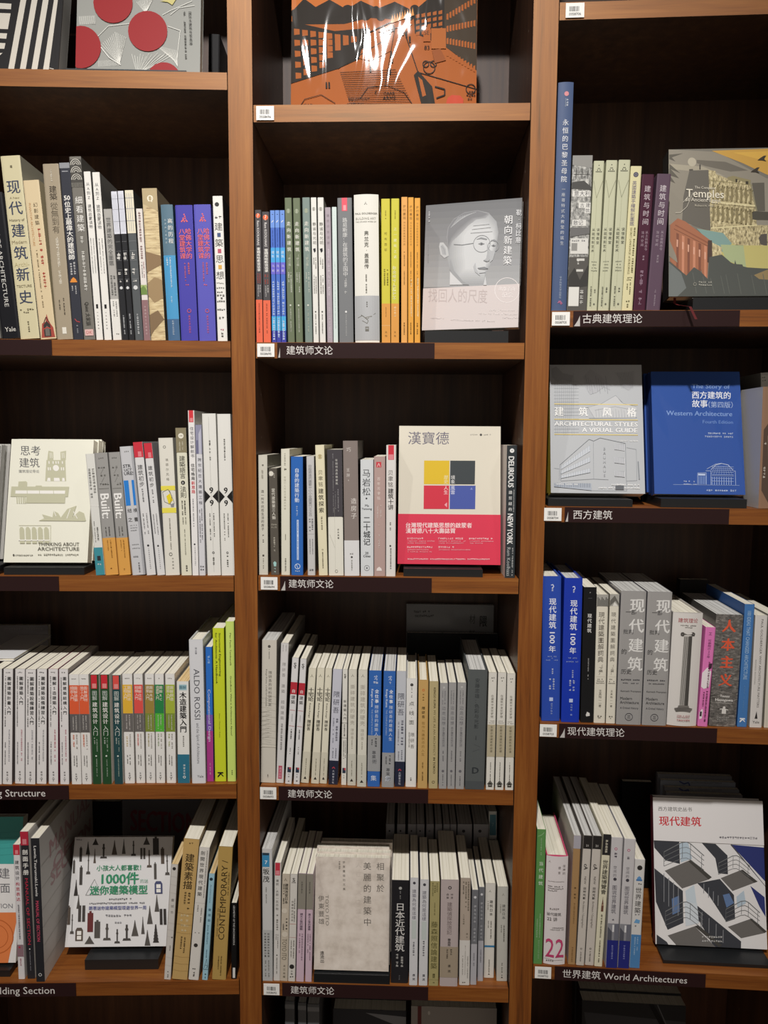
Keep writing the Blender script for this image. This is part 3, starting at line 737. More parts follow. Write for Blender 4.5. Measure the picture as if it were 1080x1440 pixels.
def handbook(a, l, c1, c2, tt, tint, wrap=1):
    bk(*a, '#e4e2de', l, [('N', .04, .25, .75, .01, '#55504c'), ('B', .096, .357, c1), ('B', .357, .525, c2), ('V', tt[:4], .68, .105, .245, .4, '#efe2d6'), ('V', tt[4:], .3, .105, .235, .4, '#efe2d6'), ('M', .34, .37, .5, .13, '#cfcac4'), ('M', .64, .37, .51, .13, '#cfcac4'), ('M', .34, .54, .66, .2, tint), ('M', .66, .54, .68, .18, '#b4b0aa'), ('M', .34, .735, .83, .13, '#66625e'), ('M', .6, .735, .84, .13, '#66625e'), ('V', '易博', .5, .895, .94, .2, '#4a4848'), ('H', 'Y', .5, .955, .3, '#4a4848')], wrap=wrap, side='#cfcac4')


handbook((632, 719, 605, 368, 1335), 'white handbook with orange band, nearer its white neighbours', '#de5f3a', '#625f5e', '圖解建築細部入門', '#e0866a')
handbook((722, 808, 692, 368, 1333), 'white handbook with orange band, touching the dark green trio', '#de5f3a', '#625f5e', '圖解建材施工入門', '#e0866a')
for a, l, cc, rc in (((817, 894, 790, 368, 1333), 'dark green handbook with red square, first of three beside the orange pair', '#274a2c', '#c8303a'), ((905, 986, 878, 368, 1333), 'dark green handbook with red square, middle of the three', '#274a2c', '#c8303a'), ((1008, 1085, 983, 373, 1333), 'teal green handbook with coral square, beside the yellow banded one', '#27474a', '#d9514a')):
    bk(*a, cc, l, [('B', .005, .128, rc, .12, .82), ('B', .082, .122, '#dd8b88', .25, .72), ('V', '图解', .5, .145, .235, .62, '#c9cfc8'), ('V', '建筑设计', .5, .245, .45, .62, WH, .012), ('V', '入门', .5, .46, .555, .62, '#dfe2dc'), ('M', .64, .575, .7, .13, '#b9c4b6'), ('M', .36, .57, .63, .15, '#d2d8cf'), ('C', .5, .74, .1, '#d2d8cf'), ('M', .55, .76, .93, .13, '#a9b8a8')], side='#e0ddd6')
row(BL, 4, 165, 860, 5.541, G)
handbook((60, 138, 37, 488, 1340), 'white handbook with yellow band beside the teal green one', '#e0b23c', '#6a6663', '圖解防水工程入門', '#d9c69a')
handbook((148, 219, 125, 488, 1338), 'white handbook with coral red band between yellow and olive ones', '#dd544c', '#6a6663', '圖解住宅結構入門', '#dd7a72')
handbook((226, 298, 213, 488, 1338), 'white handbook with brown olive band between coral and green ones', '#9c8440', '#7d8a3c', '圖解木造建築入門', '#b9ae84')
handbook((303, 374, 290, 488, 1338), 'white handbook with deep green band and bright green lower band', '#2c8248', '#55b23c', '圖解RC造建築入門', '#a9b89a')
handbook((385, 459, 372, 488, 1338), 'white handbook with lime band, last before the short bookshop spine', '#a3b23e', '#7d9038', '圖解鋼造建築入門', '#bcc08e')
bk(473, 566, 462, 546, 1338, '#e4e3de', 'shorter white spine with bold black characters and teal foot', [('B', .03, .085, '#9fc0c8', .2, .85), ('H', '圖解', .52, .058, .6, '#3c6c7c', None, .015), ('V', '木造建築入門', .52, .1, .5, .62, K, .025), ('M', .52, .53, .64, .13, '#66625e'), ('B', .715, 1, '#2f7088'), ('V', '博客文化', .56, .81, .92, .2, WH), ('O', .56, .94, .12, .05, WH)], wrap=1, pages='@pages_buff', side='#c9c2b4')
bk(583, 691, 557, 222, 1340, '#d6d7da', 'tall pale grey hardback with thin serif title running down, touching the blue and magenta spine', [('R', 'ALDO ROSSI', .52, .2, .55, .6, '#55565c'), ('R', 'and the Spirit of Architecture', .52, .575, .86, .3, '#77787e'), ('M', .5, .05, .12, .16, '#8d8e94'), ('H', 'Yale', .62, .95, .46, '#55565c')], hard=1, side='#c6c8c6', wrap=1, d=.17)
bk(701, 753, 686, 278, 1325, '#2f6fc4', 'thin spine fading from bright blue to magenta', [('B', .5, .62, '#7a56a8'), ('B', .62, 1, '#a83c86'), ('M', .5, .06, .12, .4, '#9cc0ea'), ('R', 'Computational Design', .5, .31, .7, .56, '#d6d4ea'), ('M', .5, .86, .95, .2, '#dcb0cc')], side='#4a5a9c')
bk(762, 850, 742, 131, 1325, '#c6d22e', 'acid yellow spine with two lines of black type and a bold letter K', [('R', 'Structural Engineering', .63, .03, .31, .24, '#33361a', .02), ('R', 'for Architects: A Handbook', .31, .03, .36, .24, '#33361a', .02), ('R', 'Silver / McLean / Evans', .5, .55, .71, .14, '#55581e'), ('R', 'K', .52, .935, .975, .75, K, .03)], side='#a9b424', wrap=0)
bk(860, 926, 843, 79, 1325, '#c9de74', 'pale lime spine touching the first upright', [('R', 'Pier Paolo Tamburelli', .56, .07, .27, .26, '#44502a', .01), ('R', 'Grundkurs: What is Architecture About?', .56, .335, .71, .26, '#44502a', .01), ('M', .56, .915, .96, .18, '#44502a')], side='#aebf62')
# a booklet lying on the row and dark copies standing behind it
_zt = on_plane(BL, 20, 940.2, .006)[1] + 0.0012; _x = on_plane(BL, 20, 930, .045)[0]
_r = empty('book', BL.M @ Matrix.Translation((_x - .14, .045, _zt))); tag(_r, 'thin white booklet lying flat on top of the white handbooks', 'book', G)
m = MB(); m.box(.078, .14, 0, .15, 0, .0006, '#dcdcdc'); m.box(.078, .14, 0, .15, .0039, .0045, '#dcdcdc'); m.box(.078, .0786, 0, .15, .0006, .0039, '#dcdcdc'); m.build('cover', _r)
m = MB(); m.box(0.079, .139, .001, .149, .0007, .0038, '@pages'); m.build('page_block', _r)
row(BL, 4, 0, 860, 3.176, 'books standing in the dark behind the handbooks')
fb((-100, 62), (213, 60), (220, 500), (-100, 500), .012, 3, .212, '#77787c', 'dark wrapped book standing at the back above the white handbooks', [('N', 75, 20, 190, 10, '#8a8a8c'), ('N', 95, 20, 160, 8, '#77777a')], wrap=1, rest=.0008)

# ------------------------------------------------------------------ first bookcase, bottom shelf
G = 'books on the bottom shelf of the first bookcase'
row(BL, 5, 0, 1130, 5.333, G)
fb((-200, 100), (212, 98), (118, 1195), (-330, 1195), .018, 12, .028, '#dedcda', 'face-out cover in teal, white and orange, cut by the picture edge',
   [('P', [(-330, 60), (230, 60), (182, 458), (-330, 458)], '#3f9c96')] + [('L', [(-100, y), (215, y - 20)], 2, '#2f8480') for y in (230, 270, 310, 350, 400)] + [('P', [(-330, 822), (152, 822), (60, 1210), (-400, 1210)], '#d97c46'), ('O', -20, 1000, 130, 8, '#b8602e'), ('O', -20, 1000, 90, 6, '#b8602e'), ('H', '当代建', -28, 530, 250, '#66666a'), ('H', '剖面', 20, 640, 150, '#66666a'), ('H', 'SECTION', 10, 772, 200, '#77777c')], wrap=1, stand=(-330, 72, 1200, 1305, .015), standlabel='black display stand under the teal and orange cover')
bk(138, 188, 97, 310, 1318, '#dcd9da', 'slim white spine with red head square and pink lower print', [('B', .0, .075, '#c22f3e'), ('B', .04, .068, '#dc8a90', .3, .75), ('V', '建筑设计', .5, .11, .265, .66, '#3a3a3e', .01), ('V', '构思表达', .5, .27, .42, .66, '#b8324a', .01), ('M', .5, .44, .7, .3, '#77777c'), ('B', .74, .83, '#8d7078'), ('C', .4, .76, .16, '#b8324a'), ('M', .5, .84, .9, .3, '#b87888')], side='#b9b6b4')
bk(205, 266, 150, 212, 1315, '#2b2a2e', 'black spine with red head block and red rotated capitals, beside its plain black twin', [('B', 0, .092, '#b02c3e'), ('B', .05, .085, '#d08088', .25, .75), ('V', '剖面手册', .5, .115, .295, .74, WH, .02), ('R', 'MANUAL OF SECTION', .52, .31, .765, .52, '#c4344c'), ('C', .5, .795, .08, WH), ('M', .5, .81, .95, .12, '#9a9aa0')], side='#d8d4ce', d=.19)
bk(272, 338, 228, 262, 1338, '#27272b', 'black narrow spine with white and pink capitals, its wide pale cover lit', [('R', 'Lewis.Tsurumaki.Lewis', .5, .05, .4, .44, '#dcdad8', .012), ('R', 'MANUAL OF SECTION', .5, .43, .715, .5, '#c44a64', .02), ('O', .5, .95, .2, .07, '#c9c8c6')], side='#bcb9b5', d=.24,
   sideprint=[('H', 'MANUAL', .55, .16, .8, '#a98a8c', .17, .03), ('H', 'OF', .35, .3, .3, '#a98a8c', .14, .03), ('H', 'SECTION', .55, .37, .8, '#a98a8c', .15, .03)] + [('L', [(0, y), (1, y)], .004, '#a5a29d') for y in (.2, .35, .5, .62, .75, .88)])
row(BL, 5, 0, 1120, 3.176, G)
towers = []
_rt = random.Random(5)
_cols = ('#4a4643', '#55514d', '#3c3836', '#5a5048')


def tower(cx, y0, y1, w, kind, col=None):
    c = col or _rt.choice(_cols); h = y1 - y0
    if kind == 0:
        return [('P', [(cx - w / 2, y1), (cx - w * .18, y0 + h * .4), (cx - 1, y0), (cx + 1, y0), (cx + w * .18, y0 + h * .4), (cx + w / 2, y1)], c)]
    if kind == 1:
        return [('B', y0, y1, c, cx - w / 2, cx + w / 2), ('B', y0 - h * .1, y0, c, cx - w * .2, cx + w * .2)]
    if kind == 2:
        return [('B', y0, y1 - h * .1, c, cx - w * .12, cx + w * .12), ('P', [(cx - w / 2, y1), (cx - w * .4, y1 - h * .14), (cx + w * .4, y1 - h * .14), (cx + w / 2, y1)], c), ('C', cx, y0 + h * .3, w * .2, c)]
    if kind == 3:
        return [('B', y0, y1, c, cx - w / 2, cx - w * .08), ('B', y0, y1, c, cx + w * .08, cx + w / 2)]
    if kind == 5:
        return [('P', [(cx - w / 2, y1), (cx - w / 2, y0 + h * .2), (cx - w * .3, y0), (cx + w * .3, y0), (cx + w / 2, y0 + h * .2), (cx + w / 2, y1)], c), ('B', y0 + h * .25, y0 + h * .55, WH, cx - w * .28, cx + w * .28), ('B', y0 + h * .62, y1 - h * .1, WH, cx - w * .28, cx + w * .28)]
    r = []
    for j in range(6):
        yy = y0 + h * j / 6; ww = w * (.25 + .75 * j / 6)
        r.append(('P', [(cx - ww / 2, yy + h / 6), (cx - ww * .3, yy), (cx + ww * .3, yy), (cx + ww / 2, yy + h / 6)], c))
    return r


for a in ((383, 200, 262, 20, 0), (418, 185, 217, 30, 0), (457, 212, 282, 34, 2), (508, 195, 265, 26, 0), (552, 190, 262, 18, 0), (598, 200, 272, 24, 2), (642, 235, 288, 24, 3), (660, 182, 220, 32, 0), (704, 190, 268, 28, 1), (735, 240, 312, 16, 1), (756, 270, 365, 22, 2), (672, 245, 328, 24, 2), (350, 230, 295, 12, 1), (320, 290, 350, 10, 1), (354, 322, 405, 14, 1), (387, 262, 355, 20, 2), (416, 235, 303, 12, 0), (333, 380, 455, 20, 0), (346, 450, 515, 18, 0), (304, 508, 588, 14, 1), (320, 540, 630, 18, 2), (362, 500, 575, 32, 3), (402, 535, 622, 26, 1, '#6a3434'), (434, 575, 650, 26, 1), (353, 602, 662, 34, 5), (400, 640, 676, 44, 0), (478, 585, 660, 36, 2), (524, 610, 674, 26, 2), (567, 590, 662, 38, 2), (604, 570, 642, 32, 0), (640, 555, 633, 16, 0), (672, 505, 588, 26, 0), (705, 455, 532, 22, 0), (732, 520, 592, 30, 3), (698, 590, 672, 32, 6), (660, 615, 685, 26, 0), (714, 392, 450, 36, 5, '#4a4f70'), (700, 310, 382, 12, 1)):
    towers += tower(*a)
fb((320, 178), (786, 184), (742, 690), (290, 690), .012, 20, .055, '#dddcdc', 'face-out white cover ringed with small dark tower models and green characters',
   towers + [('H', '小孩大人都喜歡！', 530, 327, 208, '#3f8f6a', None, .015), ('H', '1000件', 537, 377, 175, '#3f8f6a', None, .03), ('H', '的迷', 648, 390, 36, '#8fb0a0'), ('H', '迷你建築模型', 530, 431, 268, '#3f8f6a', None, .03), ('L', [(378, 452), (418, 378), (450, 452), (378, 452)], 1.5, '#8a8a8a'), ('N', 472, 485, 590, 9, '#77777a'), ('N', 491, 395, 650, 8, '#66666c'), ('H', '跟著迷你建築模型環遊世界一周', 525, 513, 262, '#5a5f94', None, .012), ('N', 548, 470, 590, 11, '#8a8a8e'), ('N', 580, 512, 545, 10, '#a0a0a4'), ('N', 190, 318, 355, 8, '#8a8a8e')],
   stand=(378, 707, 730, 778, .03), standlabel='black display stand block under the white cover with tower models', rest=.021)
row(BL, 5, 160, 1130, 5.333, G)
bk(377, 429, 432, 456, 1322, '#cfcac4', 'slim pale grey spine with a black dot near its head', [('C', .48, .037, .26, '#33302e'), ('V', '畫城市', .55, .28, .44, .5, '#7d7874'), ('C', .8, .63, .12, '#55504c'), ('M', .6, .7, .76, .2, '#6a6662'), ('N', .93, .3, .75, .012, '#4a4642'), ('M', .55, .95, .985, .2, '#6a6662')] + [('L', [(0, y), (1, y + .01)], .02, '#b9b3ac') for y in (.1, .17, .24, .5, .56, .62, .8, .87)], pages='@pages_buff', side='#b0a08a')
bk(437, 554, 527, 263, 1325, '#c3a268', 'kraft brown spine with four bold dark characters in pale cracks', [('N', .03, .35, .65, .012, '#55452c'), ('V', '建築素描', .5, .1, .355, .62, '#3a2e1e', .012), ('M', .4, .37, .46, .15, '#55452c'), ('M', .66, .37, .5, .18, '#55452c'), ('N', .54, .2, .75, .018, '#e0cfa6'), ('N', .575, .2, .75, .018, '#e0cfa6'), ('N', .61, .25, .8, .018, '#e0cfa6'), ('N', .645, .3, .7, .018, '#e0cfa6'), ('M', .4, .69, .78, .12, '#55452c'), ('M', .62, .69, .81, .12, '#55452c')] + [('L', [(0, y), (.5, y + .008), (1, y + .003)], .012, '#ab8a52') for y in (.52, .6, .66, .83, .88, .93)], side='#8f7850', d=.2)
bk(560, 638, 643, 328, 1338, '#d9d5ce', 'white spine with small dark dot low down, between kraft and light blue ones', [('V', '剖開世界現代建築', .4, .02, .37, .46, '#33302e', .008), ('M', .82, .02, .4, .11, '#77726c'), ('L', [(.1, .415), (1, .415)], .015, '#a9a49c'), ('M', .35, .43, .48, .13, '#66625c'), ('M', .72, .43, .56, .13, '#66625c'), ('C', .3, .64, .05, '#66625c'), ('C', .66, .64, .05, '#66625c'), ('C', .45, .735, .2, '#3a3632'), ('N', .915, .3, .65, .012, '#4a4642'), ('M', .5, .935, .975, .18, '#66625c')], side='#b9b4ac', d=.2)
bk(662, 706, 715, 527, 1335, '#9cc3d2', 'short light blue spine with black triangle outline at its foot', [('C', .45, .05, .3, '#2a3a44'), ('R', 'Architecture', .5, .1, .27, .4, '#5a7f94'), ('V', '畫建築', .55, .31, .46, .55, '#4f7488'), ('R', 'Jane Bonkart', .5, .48, .66, .4, '#3f6478'), ('M', .5, .71, .8, .2, '#3f6478'), ('L', [(.15, .9), (.6, .8), (.95, .9), (.15, .9)], .05, '#33424a'), ('L', [(.3, .86), (.9, .86), (.5, .9)], .04, '#33424a'), ('N', .945, .3, .8, .014, '#33424a'), ('M', .55, .965, .995, .2, '#3f6478')], pages='@pages_buff', side='#7f98a0')
bk(737, 843, 787, 323, 1332, '#b39455', 'mustard spine with large thin capitals reading upward', [('U', 'CONTEMPORARY /', .5, .1, .7, .62, '#3a2e1a'), ('M', .84, .18, .36, .1, '#66502c'), ('M', .2, .46, .68, .09, '#7a6236'), ('M', .4, .82, .92, .1, '#55431f'), ('M', .6, .82, .97, .1, '#55431f')], side='#7d683c', d=.2)
bk(880, 923, 882, 748, 1317, '#141313', 'short black spine reading down in white, wedged at the first upright', [('R', 'GEOMETRY OF THE UNCONSCIOUS', .5, .03, .55, .42, '#d6d4d0'), ('B', .85, .985, '#d6d4d0', .3, .75)], side='#3a3836')
row(BL, 5, 0, 1120, 3.176, 'books standing in the dark at the back of the bottom shelf')
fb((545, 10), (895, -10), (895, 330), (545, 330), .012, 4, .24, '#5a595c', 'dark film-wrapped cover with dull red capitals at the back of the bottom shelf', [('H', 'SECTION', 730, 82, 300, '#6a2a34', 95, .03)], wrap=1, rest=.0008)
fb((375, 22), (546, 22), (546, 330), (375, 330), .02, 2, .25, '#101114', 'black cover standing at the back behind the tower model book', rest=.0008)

# ================================================================== middle bookcase, shelf with the face-out portrait
G = 'books on the upper shelf of the middle bookcase'
row(BC, 2, 350, 260, 5.4, G)
for a, l in (((55, 105, 40, 192, None), 'slate spine with orange disc and orange foot, against the first upright'), ((113, 170, 98, 206, None), 'slate spine with orange disc and orange foot, touching the thin blue trio')):
    bk(*a, '#4d4a4c', l, [('C', .5, .043, .36, '#dc6a42'), ('H', '?', .5, .043, .22, '#f0d8c8'), ('R', 'Rem KOOLHAAS', .5, .08, .265, .5, '#d8d5d2', .012), ('V', '雷姆库哈斯谈话录', .52, .28, .46, .55, WH, .02), ('M', .35, .475, .55, .2, '#b5524a'), ('M', .68, .475, .55, .2, '#b5524a'), ('M', .4, .56, .65, .2, '#c9c6c4'), ('M', .7, .56, .62, .2, '#c9c6c4'), ('B', .675, 1, '#e0694c'), ('M', .5, .7, .93, .2, '#6a3428')], d=.15)
for a, l in (((177, 211, 162, 196, None), 'thin blue spine in cyan and indigo steps, first of three'), ((213, 247, 198, 195, None), 'thin blue spine in cyan and indigo steps, middle of three'), ((249, 286, 235, 195, None), 'thin blue spine in cyan and indigo steps, touching the olive pair')):
    bk(*a, '#4a6cc0', l, [('B', 0, .13, '#6c92d8'), ('B', .28, .39, '#4aa0dc'), ('B', .39, .48, '#6a66c8'), ('B', .8, .91, '#4aa6d8'), ('B', .91, 1, '#3f44a0'), ('L', [(.4, .03), (.7, .03)], .1, K), ('L', [(.3, .09), (.7, .075)], .14, WH), ('M', .5, .14, .27, .2, '#3a5498'), ('V', '建筑', .5, .3, .36, .7, '#cfe4f2'), ('V', '马岩', .5, .4, .47, .6, '#d8d4f0'), ('M', .5, .53, .79, .55, '#b9cdec'), ('M', .5, .81, .98, .5, '#cfe0f2')], d=.14)
for a, l, cc in (((297, 351, 271, 100, None), 'olive green spine with white characters, touching the blue trio', '#68725a'), ((358, 413, 334, 102, None), 'olive green spine with white characters, second of its pair', '#68725a'), ((428, 486, 405, 98, None), 'grey green spine in crinkled film, touching the white twins', '#7a8a84')):
    bk(*a, cc, l, [('O', .5, .09, .28, .06, '#9aa28c'), ('B', .075, .105, '#9aa28c', .36, .64), ('V', '走向新建筑', .5, .155, .375, .62, '#dcdcd2', .012), ('V', '（修订版）', .52, .385, .49, .4, '#c4c8b8'), ('M', .35, .51, .58, .2, '#cdd0c4'), ('M', .68, .51, .65, .2, '#cdd0c4'), ('C', .5, .74, .12, '#cdd0c4'), ('M', .5, .76, .93, .2, '#b9beae')], wrap=1 if cc == '#7a8a84' else 0, side='#4f5848')
for a, l in (((491, 534, 470, 98, None), 'white spine with a small black ink blot, first of two'), ((539, 586, 521, 98, None), 'white spine with a small black ink blot, touching the thin mauve spine')):
    bk(*a, '#dbdad4', l, [('O', .5, .078, .3, .06, '#9a9890'), ('B', .066, .09, '#9a9890', .36, .64), ('V', '静谧与光明', .55, .165, .325, .66, '#66645e'), ('P', [(.25, .35), (.7, .345), (.75, .365), (.5, .378), (.35, .365)], '#26262a'), ('M', .35, .41, .46, .2, '#77756e'), ('M', .7, .41, .49, .2, '#77756e'), ('M', .35, .53, .66, .2, '#77756e'), ('M', .7, .53, .66, .2, '#77756e'), ('C', .5, .785, .13, '#44423e'), ('M', .5, .8, .94, .2, '#66645e')], side='#8a8982')
bk(596, 641, 577, 173, None, '#a59aa2', 'thin mauve spine with frayed speckled edge', [('V', '建筑师言语录', .5, .04, .28, .5, '#8a7d86'), ('M', .5, .3, .65, .4, '#cfc6cc'), ('M', .5, .7, .97, .35, '#c6bcc2')], wrap=2, d=.15)
bk(643, 680, 630, 170, None, '#cddad6', 'thin pale mint spine between mauve and grey ones', [('M', .5, .03, .3, .2, '#e8f0ee'), ('M', .5, .4, .9, .15, '#a9b9b4')], wrap=2, d=.15, side='#b4c2be')
bk(688, 797, 672, 101, None, '#76787a', 'wide grey spine with a pink red tab hanging from its head', [('B', 0, .09, '#dc5a68', .3, .68), ('B', .05, .085, '#e89aa0', .4, .6), ('V', '路易斯康：在建筑的王国中', .5, .135, .54, .36, '#d2d2d0'), ('M', .5, .55, .66, .2, '#c4c4c2'), ('C', .5, .785, .07, '#dcdcda'), ('V', '江苏凤凰科学技术出版社', .5, .8, .955, .1, '#c4c4c2')], side='#55565a')
bk(808, 994, 796, 74, 1197, '#dedcd3', 'thick rounded white hardback with a silver band round its foot',
   [('H', '人', .48, .06, .12, '#66645c'), ('H', 'PAUL GOLDBERGER', .5, .127, .9, '#77756c', None, .01), ('H', 'BUILDING ART', .48, .16, .82, '#a9a79e', None, .01), ('H', 'THE LIFE AND WORK OF', .48, .182, .84, '#77756c'), ('V', '弗兰克', .5, .24, .355, .2, '#55534c'), ('V', '·盖里传', .5, .355, .5, .2, '#55534c'), ('M', .48, .535, .665, .07, '#77756c')], rnd=1, hard=1,
   obi=[(.68, .985, '@silver', [('M', .5, .72, .76, .06, '#66645e'), ('L', [(.12, .83), (.3, .815), (.5, .84), (.85, .8)], .02, '#77756e'), ('L', [(.25, .81), (.55, .85), (.5, .87), (.3, .85)], .02, '#77756e'), ('L', [(.4, .83), (.7, .82)], .03, '#8a8880'), ('B', .892, .922, '#77756e', .42, .57), ('B', .902, .907, '@silver', .44, .55)])], d=.17)
bk(1010, 1077, 1005, 108, None, '#c9c042', 'yellow spine in rippled film with orange foot, beside the thick white hardback', [('M', .5, .08, .14, .15, '#8a7a20'), ('V', '柯布西耶', .5, .22, .37, .34, '#77691c'), ('M', .35, .47, .6, .2, '#66591a'), ('M', .7, .47, .6, .2, '#66591a'), ('B', .725, 1, '#d6984a'), ('M', .5, .75, .82, .14, '#8a5c28'), ('L', [(0, .88), (1, .88)], .03, '#e8c89a'), ('V', '天佑', .5, .915, .965, .3, '#55401e')], wrap=2)
row(BC, 2, 540, 260, 5.4, G)
bk(54, 116, 55, 106, None, '#c6c042', 'yellow spine in rippled film with orange foot, touching the orange trio', [('M', .5, .08, .14, .15, '#8a7a20'), ('V', '之一建筑之语', .5, .19, .42, .4, '#efeec0'), ('M', .4, .46, .7, .5, '#e4e2a8'), ('B', .725, 1, '#d6984a'), ('M', .5, .74, .82, .3, '#e8c89a'), ('V', '天佑', .5, .915, .965, .3, '#55401e')], wrap=2)
for a, l, hl in (((131, 179, 132, 94, None), 'plain orange spine, tallest of the three alike', 0), ((183, 227, 183, 97, None), 'orange spine with white streak low down, middle of three', 1), ((232, 277, 232, 102, None), 'orange spine with white streak, beside the face-out portrait', 1)):
    bk(*a, '#dc9e42' if hl else '#dca25a', l, [('V', '步行景观', .5, .05, .155, .5, '#8a6430', .005), ('V', '作为研究实践的行走', .5, .165, .33, .34, '#96703a'), ('M', .5, .37, .48, .2, '#8c6a38'), ('M', .5, .5, .6, .2, '#8c6a38')] + ([('M', .6, .55, .82, .3, '#f0d8a8')] if hl else []) + [('M', .5, .86, .945, .24, '#66481e')])
def tone(a, b, f):
    return '#' + ''.join('%02x' % round(int(a[i:i + 2], 16) * (1 - f) + int(b[i:i + 2], 16) * f) for i in (1, 3, 5))


port = [('P', [(300, 120 + 46 * j), (1058, 100 + 46 * j), (1058, 160 + 46 * j), (300, 180 + 46 * j)], tone('#6b6c6e', '#a2a3a4', j / 13)) for j in range(14)]
head = [(500, 758), (500, 655), (478, 560), (485, 480), (470, 400), (478, 330), (520, 265), (600, 218), (700, 205), (780, 225), (840, 290), (856, 370), (848, 440), (838, 520), (806, 600), (770, 668), (755, 756)]
for j in range(9):                                        # the lit side of the printed face, in steps of grey
    f = j / 8; cx_, cy_ = 690, 480
    port.append(('P', [(cx_ + (x - cx_) * (1 - .42 * f) + 34 * f, cy_ + (y - cy_) * (1 - .42 * f)) for x, y in head], tone('#9c9ea0', '#c3c5c6', f)))
for j in range(6):
    f = j / 5
    port.append(('P', [(470 + 8 * f, 400), (478 + 6 * f, 330), (520, 265 + 6 * f), (600, 218 + 4 * f), (700, 205 + 4 * f), (790 - 20 * f, 230 + 3 * f), (760 - 30 * f, 262 - 12 * f), (690 - 30 * f, 272 - 14 * f), (630 - 20 * f, 318 - 22 * f), (570 - 22 * f, 380 - 30 * f), (515 - 12 * f, 430 - 24 * f), (488 - 6 * f, 500 - 40 * f)], tone('#98999b', '#7c7d80', f)))
port += [('L', [(500 + 12 * j, 330 - 10 * j), (560 + 16 * j, 250 - 4 * j)], 3, '#a9abad') for j in range(9)]
port += [('P', [(412, 470), (420, 440), (445, 440), (478, 480), (488, 540), (455, 558), (425, 530)], '#b4b6b7'), ('P', [(425, 470), (440, 455), (465, 490), (468, 535), (440, 530)], '#a0a2a4'), ('L', [(428, 466), (450, 488), (462, 530)], 4, '#8f9193'),
         ('L', [(525, 455), (588, 460), (672, 448)], 5, '#7d7f82'), ('O', 735, 452, 64, 4, '#8e9092'), ('O', 822, 470, 42, 4, '#8b8d90'), ('L', [(788, 446), (800, 450)], 4, '#8e9092'), ('P', [(692, 420), (730, 404), (775, 416), (770, 424), (730, 416)], '#8a8c8f'), ('P', [(800, 428), (826, 420), (846, 432), (840, 438)], '#8a8c8f'),
         ('P', [(708, 452), (730, 442), (758, 452), (732, 462)], '#8d8f92'), ('C', 734, 452, 8, '#66686b'), ('P', [(806, 466), (822, 458), (840, 466), (822, 474)], '#8d8f92'), ('C', 822, 466, 6, '#66686b'),
         ('P', [(772, 440), (792, 520), (806, 560), (786, 582), (752, 574), (770, 560), (778, 520)], '#a6a8aa'), ('L', [(752, 574), (772, 584), (794, 578)], 5, '#7f8184'), ('P', [(790, 500), (836, 510), (820, 570), (800, 590)], '#abadaf'), ('P', [(690, 590), (700, 640), (730, 690), (690, 660), (676, 620)], '#aeb0b2'),
         ('P', [(706, 630), (760, 621), (788, 634), (760, 642), (720, 640)], '#86888b'), ('L', [(712, 634), (760, 631), (786, 635)], 3, '#707275'), ('L', [(722, 668), (768, 662)], 5, '#a4a6a8'), ('L', [(660, 345), (800, 332)], 3, '#adafb1'), ('L', [(650, 372), (812, 362)], 3, '#adafb1'), ('L', [(668, 318), (788, 308)], 3, '#b0b2b4'),
         ('P', [(500, 560), (530, 650), (600, 730), (650, 756), (590, 756), (520, 690), (498, 640)], '#97999b'), ('P', [(500, 655), (520, 680), (600, 756), (500, 758)], '#c6c7c8'), ('P', [(755, 756), (768, 690), (778, 756)], '#c6c7c8')]
port += [('V', '朝向新建築', 928, 242, 612, 66, '#e8e8e8'), ('V', '勒·柯比意', 1004, 205, 452, 48, '#d8d9da'), ('M', 335, 190, 285, 12, '#c4c5c6'), ('M', 330, 450, 590, 9, '#a5a6a8')]
fb((308, 157), (1022, 122), (1018, 1055), (290, 1105), .016, 5, .05, '#8a8b8d', 'grey face-out paperback with a printed portrait of a man in round glasses', port, yaw=14, wrap=1, stand=(310, 945, 1108, 1190, .012), standlabel='dark grey display stand under the tilted portrait cover',
   obi=(765, 1104, '#cdc4c2', [('H', '找回人的尺度', 560, 840, 450, '#b9aeac', 110), ('O', 930, 790, 92, 4, '#e2dcda'), ('H', '出版百年', 935, 780, 130, '#e6e0de'), ('H', '紀念', 935, 826, 80, '#e6e0de'), ('N', 938, 790, 1030, 12, '#e0d9d7'), ('N', 965, 720, 1030, 12, '#e0d9d7'), ('N', 990, 900, 1020, 12, '#e0d9d7'), ('N', 1010, 345, 460, 10, '#ddd5d3'), ('N', 1018, 510, 850, 12, '#e0d9d7')]))

# ------------------------------------------------------------------ middle bookcase, shelf with the four-colour cover
G = 'books on the middle shelf of the middle bookcase'
row(BC, 3, 360, 600, 5.684, G)
bk(25, 98, 18, 228, None, '#cfccbf', 'pale beige spine in film with brown characters, against the first upright', [('N', .085, .3, .7, .018, '#55504a'), ('M', .45, .12, .2, .26, '#a09a8c'), ('V', '造一所不抗拒生活的房子', .45, .285, .63, .36, '#4d4640'), ('M', .5, .66, .73, .2, '#66605a'), ('B', .83, .845, '#44403a', .4, .6), ('M', .5, .86, .95, .14, '#a09a8c')], wrap=2, side='#77756a')
bk(121, 188, 101, 334, None, '#57524a', 'short dark olive grey spine with a white half disc at its head', [('C', .28, .05, .3, '#dcd8cc'), ('B', .02, .085, '#57524a', 0, .06), ('M', .66, .03, .09, .16, '#b9b4a6'), ('V', '當代建築第三人類', .5, .185, .48, .46, '#ddd9cd', .01), ('N', .525, .15, .85, .016, '#a9a496'), ('N', .55, .15, .85, .016, '#a9a496'), ('M', .5, .64, .8, .24, '#c4bfb1'), ('P', [(.3, .885), (.5, .87), (.7, .885), (.65, .92), (.4, .92)], '#a0ccc8'), ('M', .5, .93, .985, .24, '#a9c4c0')], wrap=2)
